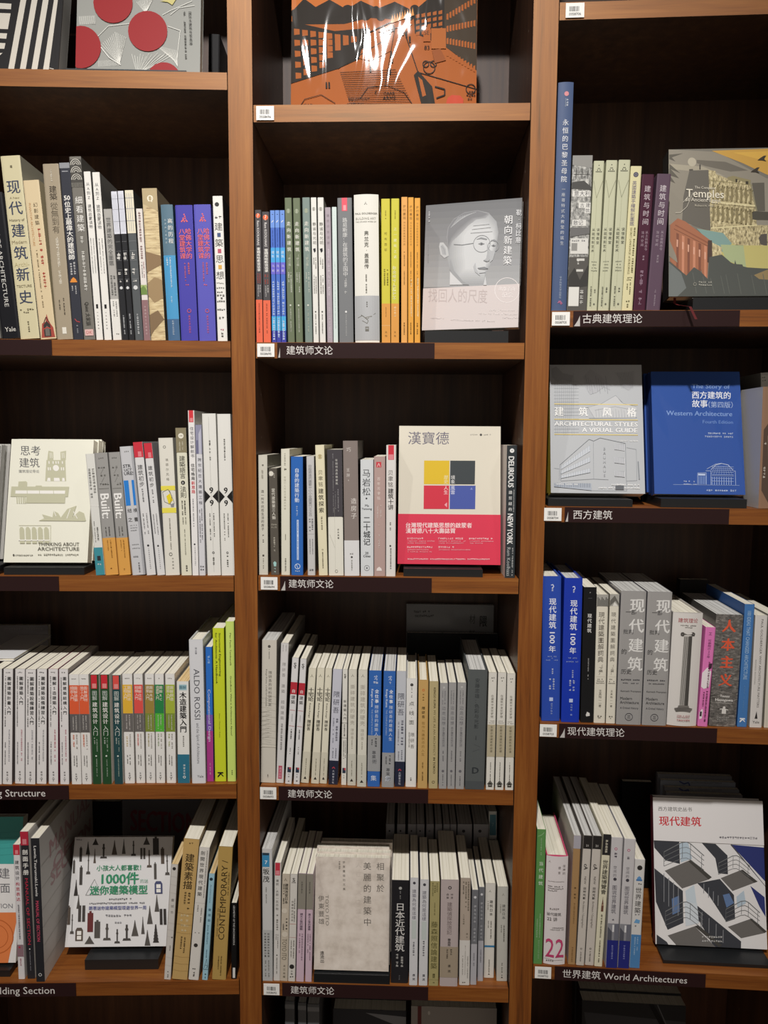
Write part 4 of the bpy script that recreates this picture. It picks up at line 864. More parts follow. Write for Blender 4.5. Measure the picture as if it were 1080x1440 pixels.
bk(203, 273, 200, 180, None, '#dad8c8', 'cream white spine with faint grey print, touching the royal blue one', [('M', .45, .03, .13, .2, '#a09e90'), ('N', .16, .3, .7, .022, '#77756a'), ('V', '在我们人间处之建築的种答', .45, .21, .48, .26, '#b4b2a2'), ('M', .5, .67, .72, .12, '#8a887a'), ('M', .5, .86, .975, .2, '#77756a')], side='#c9c4b0', wrap=1)
bk(283, 379, 279, 240, None, '#2f66b4', 'royal blue spine with a pale dotted bar and white ring emblem', [('V', '自身的建築行動', .5, .095, .385, .4, '#dce4ee', .01), ('M', .5, .41, .5, .15, '#b9cce4'), ('B', .53, .87, '#c6d4ea', .48, .64), ('M', .56, .535, .865, .09, '#5f88c4'), ('O', .53, .925, .24, .05, '#d0dcec'), ('L', [(.4, .905), (.6, .945)], .04, '#d0dcec'), ('N', .965, .3, .75, .012, '#d0dcec')], side='#1d2440')
bk(414, 476, 403, 238, None, '#c6c5c4', 'pale grey spine crowded with grey print, in film beside the cream one', [('V', '日投资造的建要卄小小全國當代三之丘', .45, .07, .5, .5, '#77777a'), ('M', .35, .52, .63, .24, '#66666a'), ('M', .7, .52, .63, .24, '#66666a'), ('L', [(.1, .65), (.9, .65)], .02, '#8a8a8c'), ('M', .35, .69, .82, .14, '#8a8a8c'), ('M', .7, .69, .82, .14, '#8a8a8c'), ('N', .955, .2, .8, .018, '#55555a')], wrap=2, side='#9a9a98')
bk(503, 576, 473, 149, None, '#e0d9bb', 'tall cream yellow spine with a square seal near its head', [('O', .5, .088, .26, .04, '#b4a67c'), ('B', .075, .1, '#b4a67c', .36, .64), ('V', '贝聿铭', .5, .185, .32, .55, '#77705c'), ('V', '建筑探索', .5, .325, .52, .62, '#4d483c', .01), ('M', .5, .54, .65, .2, '#77705c'), ('O', .5, .8, .09, .03, '#77705c'), ('M', .5, .815, .945, .16, '#77705c')], side='#c4bc9c')
bk(583, 703, 568, 185, None, '#e0ded2', 'thick spine, upper half black and lower half cream, wrapped in film', [('B', 0, .53, '#454247'), ('V', '在如何造房做建筑', .62, .07, .28, .17, '#cfcdc6'), ('M', .38, .03, .5, .07, '#8a888a'), ('M', .7, .31, .49, .07, '#a5a3a4'), ('M', .52, .33, .47, .06, '#8a888a'), ('V', '史永高著', .68, .62, .71, .14, '#44423e'), ('L', [(.1, .67), (.45, .78)], .012, '#a9a79c'), ('L', [(.45, .45), (.45, .98)], .008, '#a9a79c'), ('O', .52, .965, .1, .02, '#66645c')], wrap=2, side='#8a8880')
bk(710, 828, 695, 115, None, '#867b76', 'tallest taupe spine with white foot and white characters', [('H', '巧', .38, .065, .3, '#d2ccc6'), ('V', '王澍', .32, .195, .27, .25, '#dad4ce'), ('M', .34, .28, .3, .1, '#dad4ce'), ('V', '造房子', .68, .415, .58, .42, '#e0dad4')], side='#66605c', obi=[(.735, 1, '#dadada', [('N', .835, .35, .62, .012, '#66645e'), ('C', .5, .86, .07, '#44423e'), ('M', .5, .88, .96, .1, '#8a8880')])], d=.17)
bk(838, 942, 835, 266, None, '#d2d6d8', 'pale blue grey spine with large black characters over round emblem', [('V', '马岩松', .46, .075, .31, .68, '#3a3c3e'), ('C', .46, .33, .07, '#3a3c3e'), ('H', 'Ma', .5, .39, .3, '#3a3c3e', None, .01), ('H', 'Yansong', .48, .418, .8, '#3a3c3e', None, .01), ('V', '二十城记', .48, .48, .735, .58, '#3a3c3e', .015), ('H', '20', .48, .8, .26, '#3a3c3e', None, .015), ('H', 'Cities', .48, .826, .56, '#3a3c3e', None, .015), ('O', .48, .93, .22, .025, '#77797c'), ('C', .48, .93, .07, '#77797c')], side='#8a8e90')
bk(945, 1036, 943, 240, None, '#b39a94', 'dusty pink brown spine with small red square seal', [('B', .045, .09, '#c8424c', .2, .65), ('L', [(.3, .085), (.42, .055), (.55, .085)], .04, '#f0d8d4'), ('V', '百年贝聿铭', .42, .165, .365, .3, '#e6d8d2', .008), ('M', .32, .4, .51, .14, '#dccdc8'), ('M', .6, .4, .51, .14, '#dccdc8'), ('M', .45, .54, .58, .12, '#dccdc8'), ('M', .45, .65, .765, .17, '#dccdc8'), ('P', [(.2, .955), (.25, .935), (.45, .92), (.65, .935), (.7, .955)], '#e6dcd8')], side='#8a736e')
row(BC, 3, 535, 590, 5.4, G)
bk(42, 116, 45, 196, None, '#dddad6', 'white spine with red head square, beside the face-out four-square cover', [('B', 0, .11, '#cc3644', .2, .8), ('B', .07, .108, '#dd8890', .25, .75), ('V', '贝聿铭', .45, .185, .32, .58, '#66605e'), ('V', '建筑十讲', .48, .325, .49, .62, '#3a3636', .015), ('M', .45, .58, .65, .17, '#66605e'), ('C', .45, .765, .1, '#44403e'), ('M', .5, .78, .945, .16, '#77716e')], wrap=1, side='#a9a6a2')
fb((136, 50), (890, 50), (910, 1104), (132, 1096), .024, 9, .028, '#d6d0c0', 'cream face-out cover with four squares of yellow, black, red and blue',
   [('H', '漢寶德', 355, 145, 305, '#6d6a78'), ('N', 115, 665, 720, 10, '#8a8880'), ('C', 745, 115, 9, '#55534e'), ('N', 115, 765, 820, 10, '#8a8880'), ('B', 314, 494, '#d6b42e', 324, 514), ('B', 314, 494, '#3d4346', 520, 706), ('B', 504, 682, '#c93446', 324, 514), ('B', 504, 682, '#4858a0', 520, 712), ('V', '歷史', 490, 425, 492, 34, '#e6dcb0'), ('V', '境象', 542, 425, 492, 34, '#dcdcda'), ('V', '人生', 490, 505, 572, 34, '#f0d0d0'), ('V', '風雲', 542, 505, 572, 34, '#d8dcf0'), ('P', [(480, 650), (500, 632), (500, 670)], '#e0a0a8'), ('P', [(672, 535), (682, 516), (692, 535)], '#7d8ac4')],
   copies=1, copylabel='second copy standing directly behind the cover with four coloured squares', wrap=1, stand=(175, 778, 1100, 1192, .008), standlabel='black display stand under the four-coloured squares cover',
   obi=(722, 1104, '#d23a52', [('H', '台灣現代建築思想的啟蒙者', 440, 806, 500, '#f2dcdc', None, .015), ('H', '漢寶德八十大壽誌賀', 378, 848, 376, '#f2dcdc', None, .015)] + [('N', y, x, x + w_, 14, '#f0c8cc') for x, y, w_ in ((200, 905, 140), (435, 905, 190), (668, 905, 180), (200, 970, 195), (438, 970, 135))] + [('N', y, x, x + w_, 9, '#e6a0aa') for x, y, w_ in ((205, 925, 205), (205, 940, 140), (440, 925, 205), (440, 940, 190), (675, 925, 180), (675, 940, 100), (205, 990, 160), (205, 1005, 185), (442, 990, 240))] + [('N', 1060, 205, 830, 12, '#f0c8cc')]))
bk(944, 1022, 962, 197, 1200, '#33383b', 'black spine with white condensed capitals and a white disc, against the second upright', [('C', .5, .04, .22, '#e6e6e4'), ('H', 'W', .5, .04, .2, '#33383b'), ('R', 'DELIRIOUS', .46, .08, .315, .78, '#e6e6e4', .03), ('V', '譫狂紐約', .42, .33, .5, .36, '#e2e2e0', .012), ('M', .76, .33, .5, .12, '#c4c6c6'), ('R', 'NEW YORK', .46, .51, .745, .78, '#e6e6e4', .03), ('R', 'Rem Koolhaas', .36, .765, .985, .5, '#b4b8b8'), ('M', .74, .77, .985, .15, '#c9cbcb')], side='#cfc6c2', d=.17)

# ------------------------------------------------------------------ middle bookcase, fourth shelf
G = 'books on the fourth shelf of the middle bookcase'
row(BC, 4, 360, 850, 5.332, G)
bk(37, 146, 45, 268, 1338, '#cdc8bc', 'thick stone coloured spine with grey engraved lines across its middle, against the first upright', [('C', .5, .043, .1, '#55524c'), ('M', .5, .06, .13, .08, '#77746c'), ('V', '隈研吾的材料研究室', .58, .21, .46, .24, '#66625a'), ('R', 'Kengo Kuma: a LAB for materials', .33, .2, .46, .14, '#77736a')] + [('L', [(0 if j % 2 else .3, .385 + j * .016), (.7 if j % 3 else 1, .392 + j * .016)], .008, '#9a958a') for j in range(22)] + [('L', [(.05, .5 + .03 * j), (.55, .49 + .03 * j)], .014, '#77736a') for j in range(7)] + [('B', .74, .743, '#dcd7cb'), ('M', .48, .935, .96, .08, '#66625a')], pages='@pages_grey', d=.2, wrap=1)
bk(151, 209, 188, 290, 1340, '#d4d2d0', 'grey white spine in creased film with pink square at its foot', [('M', .3, .01, .06, .12, '#8d8a88'), ('M', .7, .01, .06, .12, '#8d8a88'), ('V', '隈研吾 建築 超級建築', .5, .13, .55, .5, '#9a9896'), ('M', .5, .57, .78, .3, '#8d8a88'), ('B', .875, .97, '#b9566a', .25, .75), ('V', '遠流出版', .5, .885, .965, .34, '#e0b4be')], wrap=2, side='#77746f', d=.2)
for a, l in (((218, 269, 272, 400, 1348), 'white spine with red patch, first of two leaning beside the creased one'), ((281, 329, 333, 408, 1350), 'white spine with red patch, touching the cream trio')):
    bk(*a, '#d9d8d8', l, [('H', 's', .5, .045, .4, '#3a3836'), ('N', .075, .25, .8, .014, '#3a3836'), ('B', .19, .285, '#b4303c'), ('V', '自', .5, .235, .285, .6, '#eee6e4'), ('V', '建築', .5, .29, .365, .66, '#44423f'), ('L', [(.1, .41), (.9, .412)], .05, '#b4303c'), ('M', .5, .44, .5, .12, '#8d8a88'), ('L', [(.1, .535), (.9, .537)], .04, '#b4303c'), ('M', .5, .56, .64, .22, '#3a3836'), ('M', .5, .7, .76, .17, '#55524f'), ('B', .865, .905, '#2f3a4c', .25, .8), ('B', .865, .88, '#b4404a', .5, .8), ('V', '大雄', .5, .91, .95, .24, '#44423f'), ('N', .975, .3, .75, .014, '#44423f')], side='#77736e')
for a, l in (((338, 396, 396, 478, 1340), 'cream spine with black handwritten characters, first of three'), ((414, 473, 458, 477, 1345), 'cream spine with black handwritten characters and creased film, middle of three'), ((479, 531, 520, 480, 1345), 'cream spine with black handwritten characters, touching the lavender one')):
    bk(*a, '#dfdac6', l, [('H', '人', .5, .065, .4, '#66624f'), ('V', '十宅论', .52, .165, .285, .78, '#2f2c28', .02), ('R', 'Kuma Kengo', .52, .3, .43, .3, '#4a463c', .01), ('V', '隈研吾', .52, .445, .54, .5, '#2f2c28', .015)], obi=[(.725, 1, '#d0cbb8', [('M', .5, .78, .93, .14, '#77725f'), ('P', [(.3, .965), (.5, .94), (.7, .965)], '#2f2c28')])], side='#a8a28e')
for a, l in (((543, 613, 578, 486, 1352), 'lavender grey spine with big dark characters and navy foot, touching the cream trio'), (None, None)):
    if a:
        bk(*a, '#c6c7d2', l, [('V', '隈研吾', .5, .18, .385, .72, '#4a4b58'), ('M', .68, .42, .64, .28, '#5f606e'), ('M', .3, .42, .64, .15, '#77788a'), ('M', .35, .68, .77, .15, '#5f606e'), ('M', .68, .68, .77, .15, '#5f606e'), ('B', .79, 1, '#262a3c'), ('L', [(.35, .86), (.5, .845), (.65, .86)], .08, '#c0424c'), ('V', '大都會文化', .5, .87, .995, .26, '#c4c6d0')], side='#8d8e98', wrap=1)
bk(639, 679, 650, 488, 1355, '#dcdad2', 'thin white spine with grey characters between two rules', [('H', 's', .5, .045, .4, '#3a3836'), ('N', .07, .2, .8, .013, '#3a3836'), ('V', '新建築入門', .55, .255, .44, .62, '#4a4844'), ('L', [(0, .46), (1, .46)], .06, '#3a3836'), ('M', .5, .47, .575, .3, '#55524d'), ('L', [(0, .59), (1, .59)], .05, '#3a3836'), ('M', .4, .61, .77, .2, '#77746d'), ('M', .75, .61, .77, .16, '#77746d'), ('B', .85, .895, '#2f3a4c', .2, .85), ('B', .85, .87, '#b4404a', .5, .85), ('V', '大雄', .5, .905, .945, .26, '#44423f')], side='#8d8a80')
for a, l in (((686, 749, 695, 490, 1358), 'cream grey spine with faint handwritten title, beside the thin ruled one'), ((758, 827, 768, 492, 1368), 'cream grey spine with faint handwritten title, touching the blue pair')):
    bk(*a, '#d8d5c8', l, [('H', '人', .5, .05, .36, '#77746a'), ('V', '撕碎建筑的硬壳', .52, .12, .48, .58, '#a39d92'), ('V', '隈研吾', .52, .5, .6, .4, '#aaa498'), ('M', .5, .6, .68, .14, '#a09a8c')], obi=[(.725, 1, '#c9c7ba', [('M', .5, .78, .92, .16, '#8d8a7c'), ('P', [(.3, .965), (.5, .94), (.7, .965)], '#2f2c28')])], side='#8f8b7e', wrap=1)
for a, l, bs in (((835, 929, 848, 497, 1368), 'blue spine whose lower grey band starts just past its middle', .555), ((944, 1034, 958, 500, 1372), 'blue spine in film with its grey band low down, touching the lavender one', .7)):
    bk(*a, '#3566b0', l, [('H', 'つむ', .55, .06, .3, '#d6deec', .05, .02), ('N', .1, .35, .75, .02, '#d6deec'), ('L', [(0, .13), (1, .13)], .01, '#6d90c8'), ('V', '全仕事', .66, .155, .28, .34, '#eef2f8', .02), ('R', 'Kengo Kuma', .3, .155, .31, .24, '#cfdcf0', .02), ('V', '隈研吾的建築人生', .66, .29, .6, .32, '#cfdcf0'), ('R', 'THE COMPLETE WORKS', .3, .33, .55, .17, '#a9c0e4'), ('V', '集', .5, .9, .95, .5, '#d6deec')], obi=[(bs, bs + .31 if bs < .6 else 1, '#9a9b9c', [('M', .64, bs + .02, bs + .1, .18, '#44464a'), ('M', .32, bs + .03, bs + .1, .14, '#44464a'), ('V', '專業', .5, bs + .13, bs + .2, .34, '#55575c'), ('V', '術', .55, bs + .2, bs + .25, .4, '#55575c')])], pages='@pages_grey', side='#2a4f8c', wrap=0 if bs < .6 else 1)
row(BC, 4, 545, 840, 5.141, G)
bk(51, 123, 66, 535, 1370, '#bfc2c8', 'lavender grey spine with big dark characters and navy foot, touching the white hardback', [('V', '隈研吾', .5, .18, .385, .72, '#4a4b58'), ('M', .68, .42, .64, .28, '#5f606e'), ('M', .3, .42, .64, .15, '#77788a'), ('M', .35, .68, .77, .15, '#5f606e'), ('M', .68, .68, .77, .15, '#5f606e'), ('B', .78, 1, '#262a3c'), ('L', [(.35, .86), (.5, .845), (.65, .86)], .08, '#c0424c'), ('V', '大都會文化', .5, .87, .985, .26, '#c4c6d0')], side='#8d8e98')
bk(130, 208, 138, 590, 1372, '#e0dfdb', 'clean white hardback with black dot and three spaced characters', [('C', .5, .055, .15, '#4a4845'), ('M', .5, .08, .17, .13, '#66635f'), ('V', '点·线·面', .5, .205, .42, .52, '#55534f'), ('V', '隈研吾', .6, .485, .65, .4, '#77746f'), ('M', .3, .49, .63, .12, '#8d8a85'), ('M', .5, .91, .945, .16, '#66635f')], hard=1, d=.15, side='#c9c7c2')
bk(217, 289, 225, 601, 1385, '#c29e62', 'tan spine with small orange ring, beside the white hardback', [('O', .5, .09, .13, .05, '#c8602e'), ('M', .5, .12, .19, .2, '#8a6a34'), ('V', '隈研吾', .52, .235, .355, .34, '#44341a', .015), ('V', '我作为建筑师的人生', .52, .375, .7, .34, '#9a7a42'), ('M', .5, .74, .93, .16, '#7d6030')], hard=1, d=.15, pages='@pages', side='#a9864e')
bk(297, 364, 303, 609, 1387, '#b5a67c', 'sand coloured spine with long dark rotated capitals', [('R', 'KENGO KUMA', .6, .055, .25, .34, '#4a4028', .012), ('R', 'MY LIFE AS AN ARCHITECT', .6, .265, .69, .34, '#6d6242'), ('R', 'IN TOKYO', .6, .705, .86, .34, '#4a4028', .02), ('O', .52, .94, .16, .05, '#4a4028')], d=.15, side='#96875f')
for a, l in (((370, 429, 380, 622, 1385), 'grey spine with white head emblem, first of three film-wrapped ones'), ((432, 488, 444, 618, 1388), 'grey spine in film, middle of three beside the sand one'), ((491, 555, 507, 618, 1388), 'grey spine with torn film flap, touching the big dark grey volume')):
    bk(*a, '#9d9c9b', l, [('N', .04, .25, .75, .02, '#d2d1cf'), ('M', .35, .07, .2, .14, '#77767a'), ('M', .65, .07, .2, .14, '#77767a'), ('V', '边走边想', .52, .21, .4, .5, '#77767a'), ('V', '关于建筑与我的旅', .52, .41, .6, .34, '#7d7c80'), ('M', .5, .62, .74, .2, '#77767a'), ('C', .5, .83, .16, '#66656a'), ('M', .5, .86, .97, .16, '#77767a')], wrap=2, side='#77767a')
bk(559, 699, 583, 526, 1412, '#565a5a', 'biggest dark grey hardback with a bold letter D near its foot', [('V', '安藤忠雄：色彩与光影', .5, .065, .49, .26, '#34383a'), ('M', .5, .52, .6, .08, '#44484a'), ('L', [(.4, .62), (.75, .64)], .01, '#4c5052'), ('L', [(.35, .68), (.7, .66)], .01, '#4c5052'), ('H', 'D', .52, .838, .36, '#33373a', .075, .03), ('B', .93, 1, '#4c5052')], hard=1, pages='@pages_grey', side='#484b4c', d=.2)
for a, l in (((711, 771, 733, 545, 1400), 'white spine with grey lower half and house mark, touching the dark grey volume'), ((778, 840, 800, 545, 1400), 'white spine with grey lower half and house mark, middle of three'), ((850, 911, 866, 553, 1402), 'white spine with grey lower half and house mark, against the second upright')):
    bk(*a, '#d8d5cc', l, [('N', .045, .3, .75, .012, '#44423d'), ('C', .5, .07, .06, '#44423d'), ('V', '在建筑中发现梦想', .52, .185, .385, .34, '#77736a'), ('N', .41, .15, .85, .008, '#8d897e'), ('N', .425, .15, .85, .008, '#8d897e'), ('B', .44, .715, '#b3a98f'), ('B', .5, .56, '#b3a98f'), ('V', '安藤忠雄建筑奇迹谱', .52, .45, .68, .34, '#55503f'), ('M', .5, .76, .92, .12, '#66625a'), ('P', [(.25, .975), (.25, .95), (.5, .93), (.75, .95), (.75, .975)], '#3a3832'), ('L', [(.15, .952), (.5, .922), (.85, .952)], .07, '#3a3832'), ('L', [(.35, .96), (.65, .96)], .05, '#d8d5cc')], side='#8d897e')
row(BC, 4, 545, 840, 5.141, 'books standing in the dark at the back of the fourth shelf')
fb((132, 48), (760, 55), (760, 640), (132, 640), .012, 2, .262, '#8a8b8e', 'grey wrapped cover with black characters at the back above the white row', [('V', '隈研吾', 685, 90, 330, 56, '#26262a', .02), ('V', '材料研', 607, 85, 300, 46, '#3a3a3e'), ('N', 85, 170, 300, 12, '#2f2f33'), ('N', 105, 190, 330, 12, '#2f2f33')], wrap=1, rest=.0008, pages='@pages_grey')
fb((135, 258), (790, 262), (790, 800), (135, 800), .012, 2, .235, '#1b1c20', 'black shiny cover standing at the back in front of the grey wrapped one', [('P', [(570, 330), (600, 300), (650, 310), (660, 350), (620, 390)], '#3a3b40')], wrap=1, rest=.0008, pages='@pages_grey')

# ------------------------------------------------------------------ middle bookcase, bottom shelf
G = 'books on the bottom shelf of the middle bookcase'
row(BC, 5, 360, 1130, 5.332, G)
bk(51, 127, 45, 340, 1330, '#c9c9c8', 'tall pale grey spine with a blue head block reading seven, against the first upright', [('B', .03, .135, '#3f8cb9', .02, .74), ('B', .03, .048, '#2c3e4c', .05, .7), ('H', '7', .4, .1, .26, '#e6eef2', None, .02), ('V', '坂茂', .4, .14, .255, .7, '#33332f', .01), ('M', .4, .285, .42, .14, '#8d8d88'), ('B', .61, 1, '#b4b5b4'), ('V', '前田建筑家作品集谱', .6, .63, .82, .22, '#33332f', .02), ('V', '平民建筑的精神力量', .28, .63, .82, .22, '#33332f', .02), ('M', .62, .84, .97, .14, '#66665f'), ('M', .3, .84, .97, .14, '#66665f')], pages='@pages_grey', d=.21, wrap=1)
bk(131, 181, 140, 445, 1330, '#d2cfca', 'white spine with red square under pale pages, second from the first upright', [('B', .0, .105, '#c03a48', .1, .85), ('B', .065, .1, '#d88890', .2, .75), ('V', '建筑，从那一天开始', .45, .135, .4, .46, '#55514c'), ('M', .5, .43, .57, .34, '#77726c'), ('M', .35, .6, .65, .14, '#77726c'), ('M', .62, .6, .72, .14, '#77726c'), ('C', .5, .78, .1, '#44403c'), ('M', .5, .8, .94, .16, '#66625c')], side='#a9a59e', pages='@pages')
bk(179, 239, 197, 530, 1332, '#c2b7a6', 'beige spine with outlined rotated capitals low down', [('H', '人', .45, .05, .4, '#55503f'), ('V', '建筑改变日本', .6, .085, .275, .46, '#33302a', .02), ('M', .25, .09, .275, .2, '#4a463c'), ('C', .4, .34, .35, '#d2c9ba'), ('C', .5, .56, .38, '#d2c9ba'), ('V', '伊東豐雄', .7, .4, .52, .24, '#44403a', .02), ('M', .3, .46, .52, .2, '#44403a'), ('R', 'TOYO ITO', .5, .6, .8, .86, '#77705f'), ('V', '长江出版', .55, .84, .975, .32, '#55503f')], side='#99907f', d=.19)
bk(240, 295, 258, 531, 1335, '#d3cfc8', 'white spine with two thin red rules', [('H', 's', .5, .04, .36, '#3a3836'), ('N', .075, .2, .8, .012, '#3a3836'), ('M', .7, .22, .44, .2, '#66625c'), ('V', '把建筑改成日本', .4, .24, .44, .34, '#66625c'), ('L', [(.05, .46), (.95, .46)], .04, '#b4504c'), ('L', [(.05, .585), (.95, .585)], .03, '#b4504c'), ('M', .35, .61, .77, .15, '#77726c'), ('M', .7, .61, .78, .18, '#77726c'), ('C', .5, .86, .34, '#2f2c2a'), ('V', '大雄', .5, .89, .94, .3, '#44423f'), ('N', .955, .2, .8, .014, '#44423f')], side='#a09c94')
for a, l in (((300, 360, 318, 526, 1337), 'spine with grey top and pale pink lower part, first of two'), ((368, 419, 380, 530, 1338), 'spine with grey top and pale pink lower part, beside the stack of beige covers')):
    bk(*a, '#cdb4c2', l, [('B', 0, .325, '#8c877c'), ('M', .5, .07, .18, .2, '#3a3832'), ('V', '建大之後的建築', .52, .36, .52, .42, '#55485a', .01), ('M', .35, .55, .73, .2, '#8d7886'), ('M', .68, .55, .8, .2, '#8d7886')], side='#a08d98', wrap=1)
fb((460, 404), (1004, 406), (994, 1254), (434, 1250), .016, 9, .008, '@marble', 'mottled beige face-out cover with large spaced grey characters, front of the stack',
   [('V', '相聚於', 935, 425, 675, 60, '#5d5852'), ('V', '美麗的建築中', 838, 425, 930, 62, '#5d5852'), ('V', '伊東豐雄', 496, 690, 918, 46, '#6a655e'), ('R', 'TOYO ITO', 540, 690, 920, 34, '#77726a'), ('V', '伊東豐雄的文集', 667, 425, 660, 20, '#77726a'), ('M', 634, 430, 500, 14, '#77726a'), ('V', '人往年末之道', 775, 425, 840, 44, '#c9bfb5'), ('V', '遠流出', 497, 1110, 1200, 32, '#55504a', .015)], copies=3,
   copylabel=['second mottled beige copy behind the cover with spaced grey characters', 'third mottled beige copy in the stack on the big black stand', 'rearmost copy of the mottled beige stack on the big black stand'], wrap=1, stand=(433, 1003, 1254, 1362, .002), standlabel='big black display stand under the stack of mottled beige covers')
row(BC, 5, 540, 1130, 5.332, G)
bk(50, 182, 58, 576, 1348, '#232225', 'thick black spine with large white characters', [('C', .5, .075, .09, '#a9a8a6'), ('M', .5, .1, .18, .08, '#8d8c8a'), ('V', '日本近代建筑', .5, .215, .69, .56, '#d8d6d2', .008), ('M', .36, .71, .84, .15, '#c4c2be'), ('M', .64, .71, .84, .15, '#c4c2be'), ('M', .5, .92, .97, .08, '#77767a')], side='#4a484a', d=.15)
for a, l in (((188, 252, 197, 560, 1383), 'white spine with grey characters, touching the thick black one'), ((260, 327, 272, 573, 1392), 'white spine with grey characters, touching the olive one')):
    bk(*a, '#d2d2d4', l, [('C', .5, .045, .17, '#44434a'), ('V', '建築為何是這樣', .5, .1, .385, .52, '#77767f'), ('B', .39, .56, '#c2cac6', .25, .8), ('M', .5, .57, .72, .24, '#66656c'), ('V', '遠流', .55, .885, .96, .34, '#44434a', .015)], side='#a9a8ac', wrap=1)
bk(335, 409, 347, 586, 1393, '#a79d6d', 'olive khaki spine with one column of big brown characters', [('M', .5, .01, .13, .2, '#66603a'), ('M', .28, .01, .14, .16, '#77704a'), ('M', .72, .01, .1, .16, '#77704a'), ('M', .5, .2, .32, .14, '#77704a'), ('V', '藤森照信論建築', .5, .375, .84, .72, '#5f5a36'), ('V', '遠流', .5, .88, .925, .3, '#4a4626', .015), ('L', [(0, .94), (1, .94)], .02, '#8a8152'), ('M', .5, .95, .985, .2, '#5f5a36')], side='#8a8158')
bk(417, 552, 428, 573, 1402, '#b5a8a6', 'thick mauve grey spine with tan band round its foot', [('O', .5, .072, .1, .05, '#4a4444'), ('V', '森藤', .38, .12, .18, .14, '#44403e'), ('V', '林原', .62, .12, .18, .14, '#44403e'), ('V', '建築偵探放浪記', .5, .205, .51, .3, '#7d706e'), ('V', '藤森照', .5, .545, .62, .17, '#44403e', .015)], side='#8f8482', obi=[(.625, .915, '#a0927f', [('M', .62, .645, .7, .11, '#4a4238'), ('M', .4, .645, .74, .11, '#4a4238'), ('V', '遠流', .52, .78, .88, .17, '#3a342c', .015)])], d=.16)
bk(565, 642, 575, 561, 1365, '#b0a294', 'brown grey spine with white lower half and brown notes down its head', [('M', .3, .03, .15, .16, '#44403a'), ('M', .55, .03, .27, .16, '#55503f'), ('M', .8, .03, .3, .16, '#55503f'), ('V', '八十年代版', .35, .33, .43, .2, '#55503f'), ('V', '選文', .7, .5, .56, .17, '#55503f')], side='#968a7d', obi=[(.575, .995, '#d2cec8', [('M', .3, .72, .9, .12, '#8d8880'), ('M', .55, .62, .9, .08, '#a09a92'), ('M', .8, .72, .93, .12, '#8d8880'), ('N', .97, .25, .8, .014, '#55503f')])])
for a, l in (((647, 695, 662, 650, 1360), 'thin spine, dark grey above and pale lilac below, standing further forward'), ((701, 745, 713, 629, 1333), 'thin spine, dark grey above and pale lilac below, touching the blue ringed one')):
    bk(*a, '#aeadb2', l, [('B', 0, .565, '#6f7074'), ('C', .5, .075, .22, '#cfcfd2'), ('V', '伊东与日本：日本近代', .52, .15, .55, .42, '#c4c5c8'), ('M', .5, .66, .8, .2, '#66666c')], side='#77777c')
bk(749, 825, 763, 600, 1308, '#d9d5cc', 'white spine with a single blue rule across it, set back from the edge', [('H', '人', .45, .08, .26, '#66624f'), ('V', '建筑日本', .6, .17, .345, .36, '#3a3a38', .008), ('M', .28, .18, .28, .12, '#8d897e'), ('M', .35, .39, .47, .12, '#77746a'), ('M', .62, .39, .58, .14, '#66635a'), ('B', .652, .672, '#3f7ea8'), ('M', .5, .8, .945, .14, '#77746a'), ('P', [(.4, .965), (.5, .95), (.6, .965)], '#2f2c28')], side='#aca89c', d=.15)
bk(844, 925, 852, 626, 1333, '#bfbdb4', 'grey white spine with faint rule, against the second upright on the bottom shelf', [('H', '人', .55, .08, .24, '#66624f'), ('V', '建筑日本', .6, .18, .345, .34, '#4a4a46'), ('M', .3, .18, .28, .12, '#8d897e'), ('M', .4, .4, .48, .12, '#77746a'), ('M', .65, .4, .58, .14, '#66635a'), ('L', [(0, .655), (1, .655)], .02, '#d0cec4'), ('M', .5, .8, .945, .14, '#77746a'), ('P', [(.4, .965), (.5, .95), (.6, .965)], '#2f2c28')], side='#8f8c82', d=.15)
row(BC, 5, 540, 1130, 5.332, 'grey spines in the dark second row of the bottom shelf')
for j, (a, b) in enumerate(((15, 80), (98, 162), (180, 244), (247, 306), (318, 376), (385, 438), (445, 496), (499, 546), (552, 662), (673, 786))):
    bk(a - 6 - j, b - 6 - j, a, 155, None, '#a3a2a6', 'grey spine in the dark second row, ' + ('at its start above the black spine', 'second along, above the thick black spine', 'third along, above the white pair', 'fourth along, above the white pair', 'fifth along, above the olive one', 'sixth along, above the olive one', 'seventh along, above the mauve grey one', 'eighth along, above the mauve grey one', 'wide one above the brown grey spine', 'widest one, beside the spine with blue label')[j],
       [('O' if j in (4, 5) else 'C', .42, .07, .11, '#3a393c') if j not in (4, 5) else ('O', .42, .07, .12, .05, '#3a393c'), ('M', .5, .2, .6, .2, '#55545a')], s=.175, d=.095, side='#8d8c90', pages='@pages_grey')
bk(808, 868, 810, 60, None, '#e6e6e2', 'pale spine with blue label high in the dark second row', [('B', .03, .22, '#5f8fa0', .1, .9), ('H', '7', .5, .12, .3, '#8fb0bc'), ('V', '坂茂', .5, .23, .42, .74, '#3a3a38', .01)], s=.185, d=.085, side='#8d8d8a')
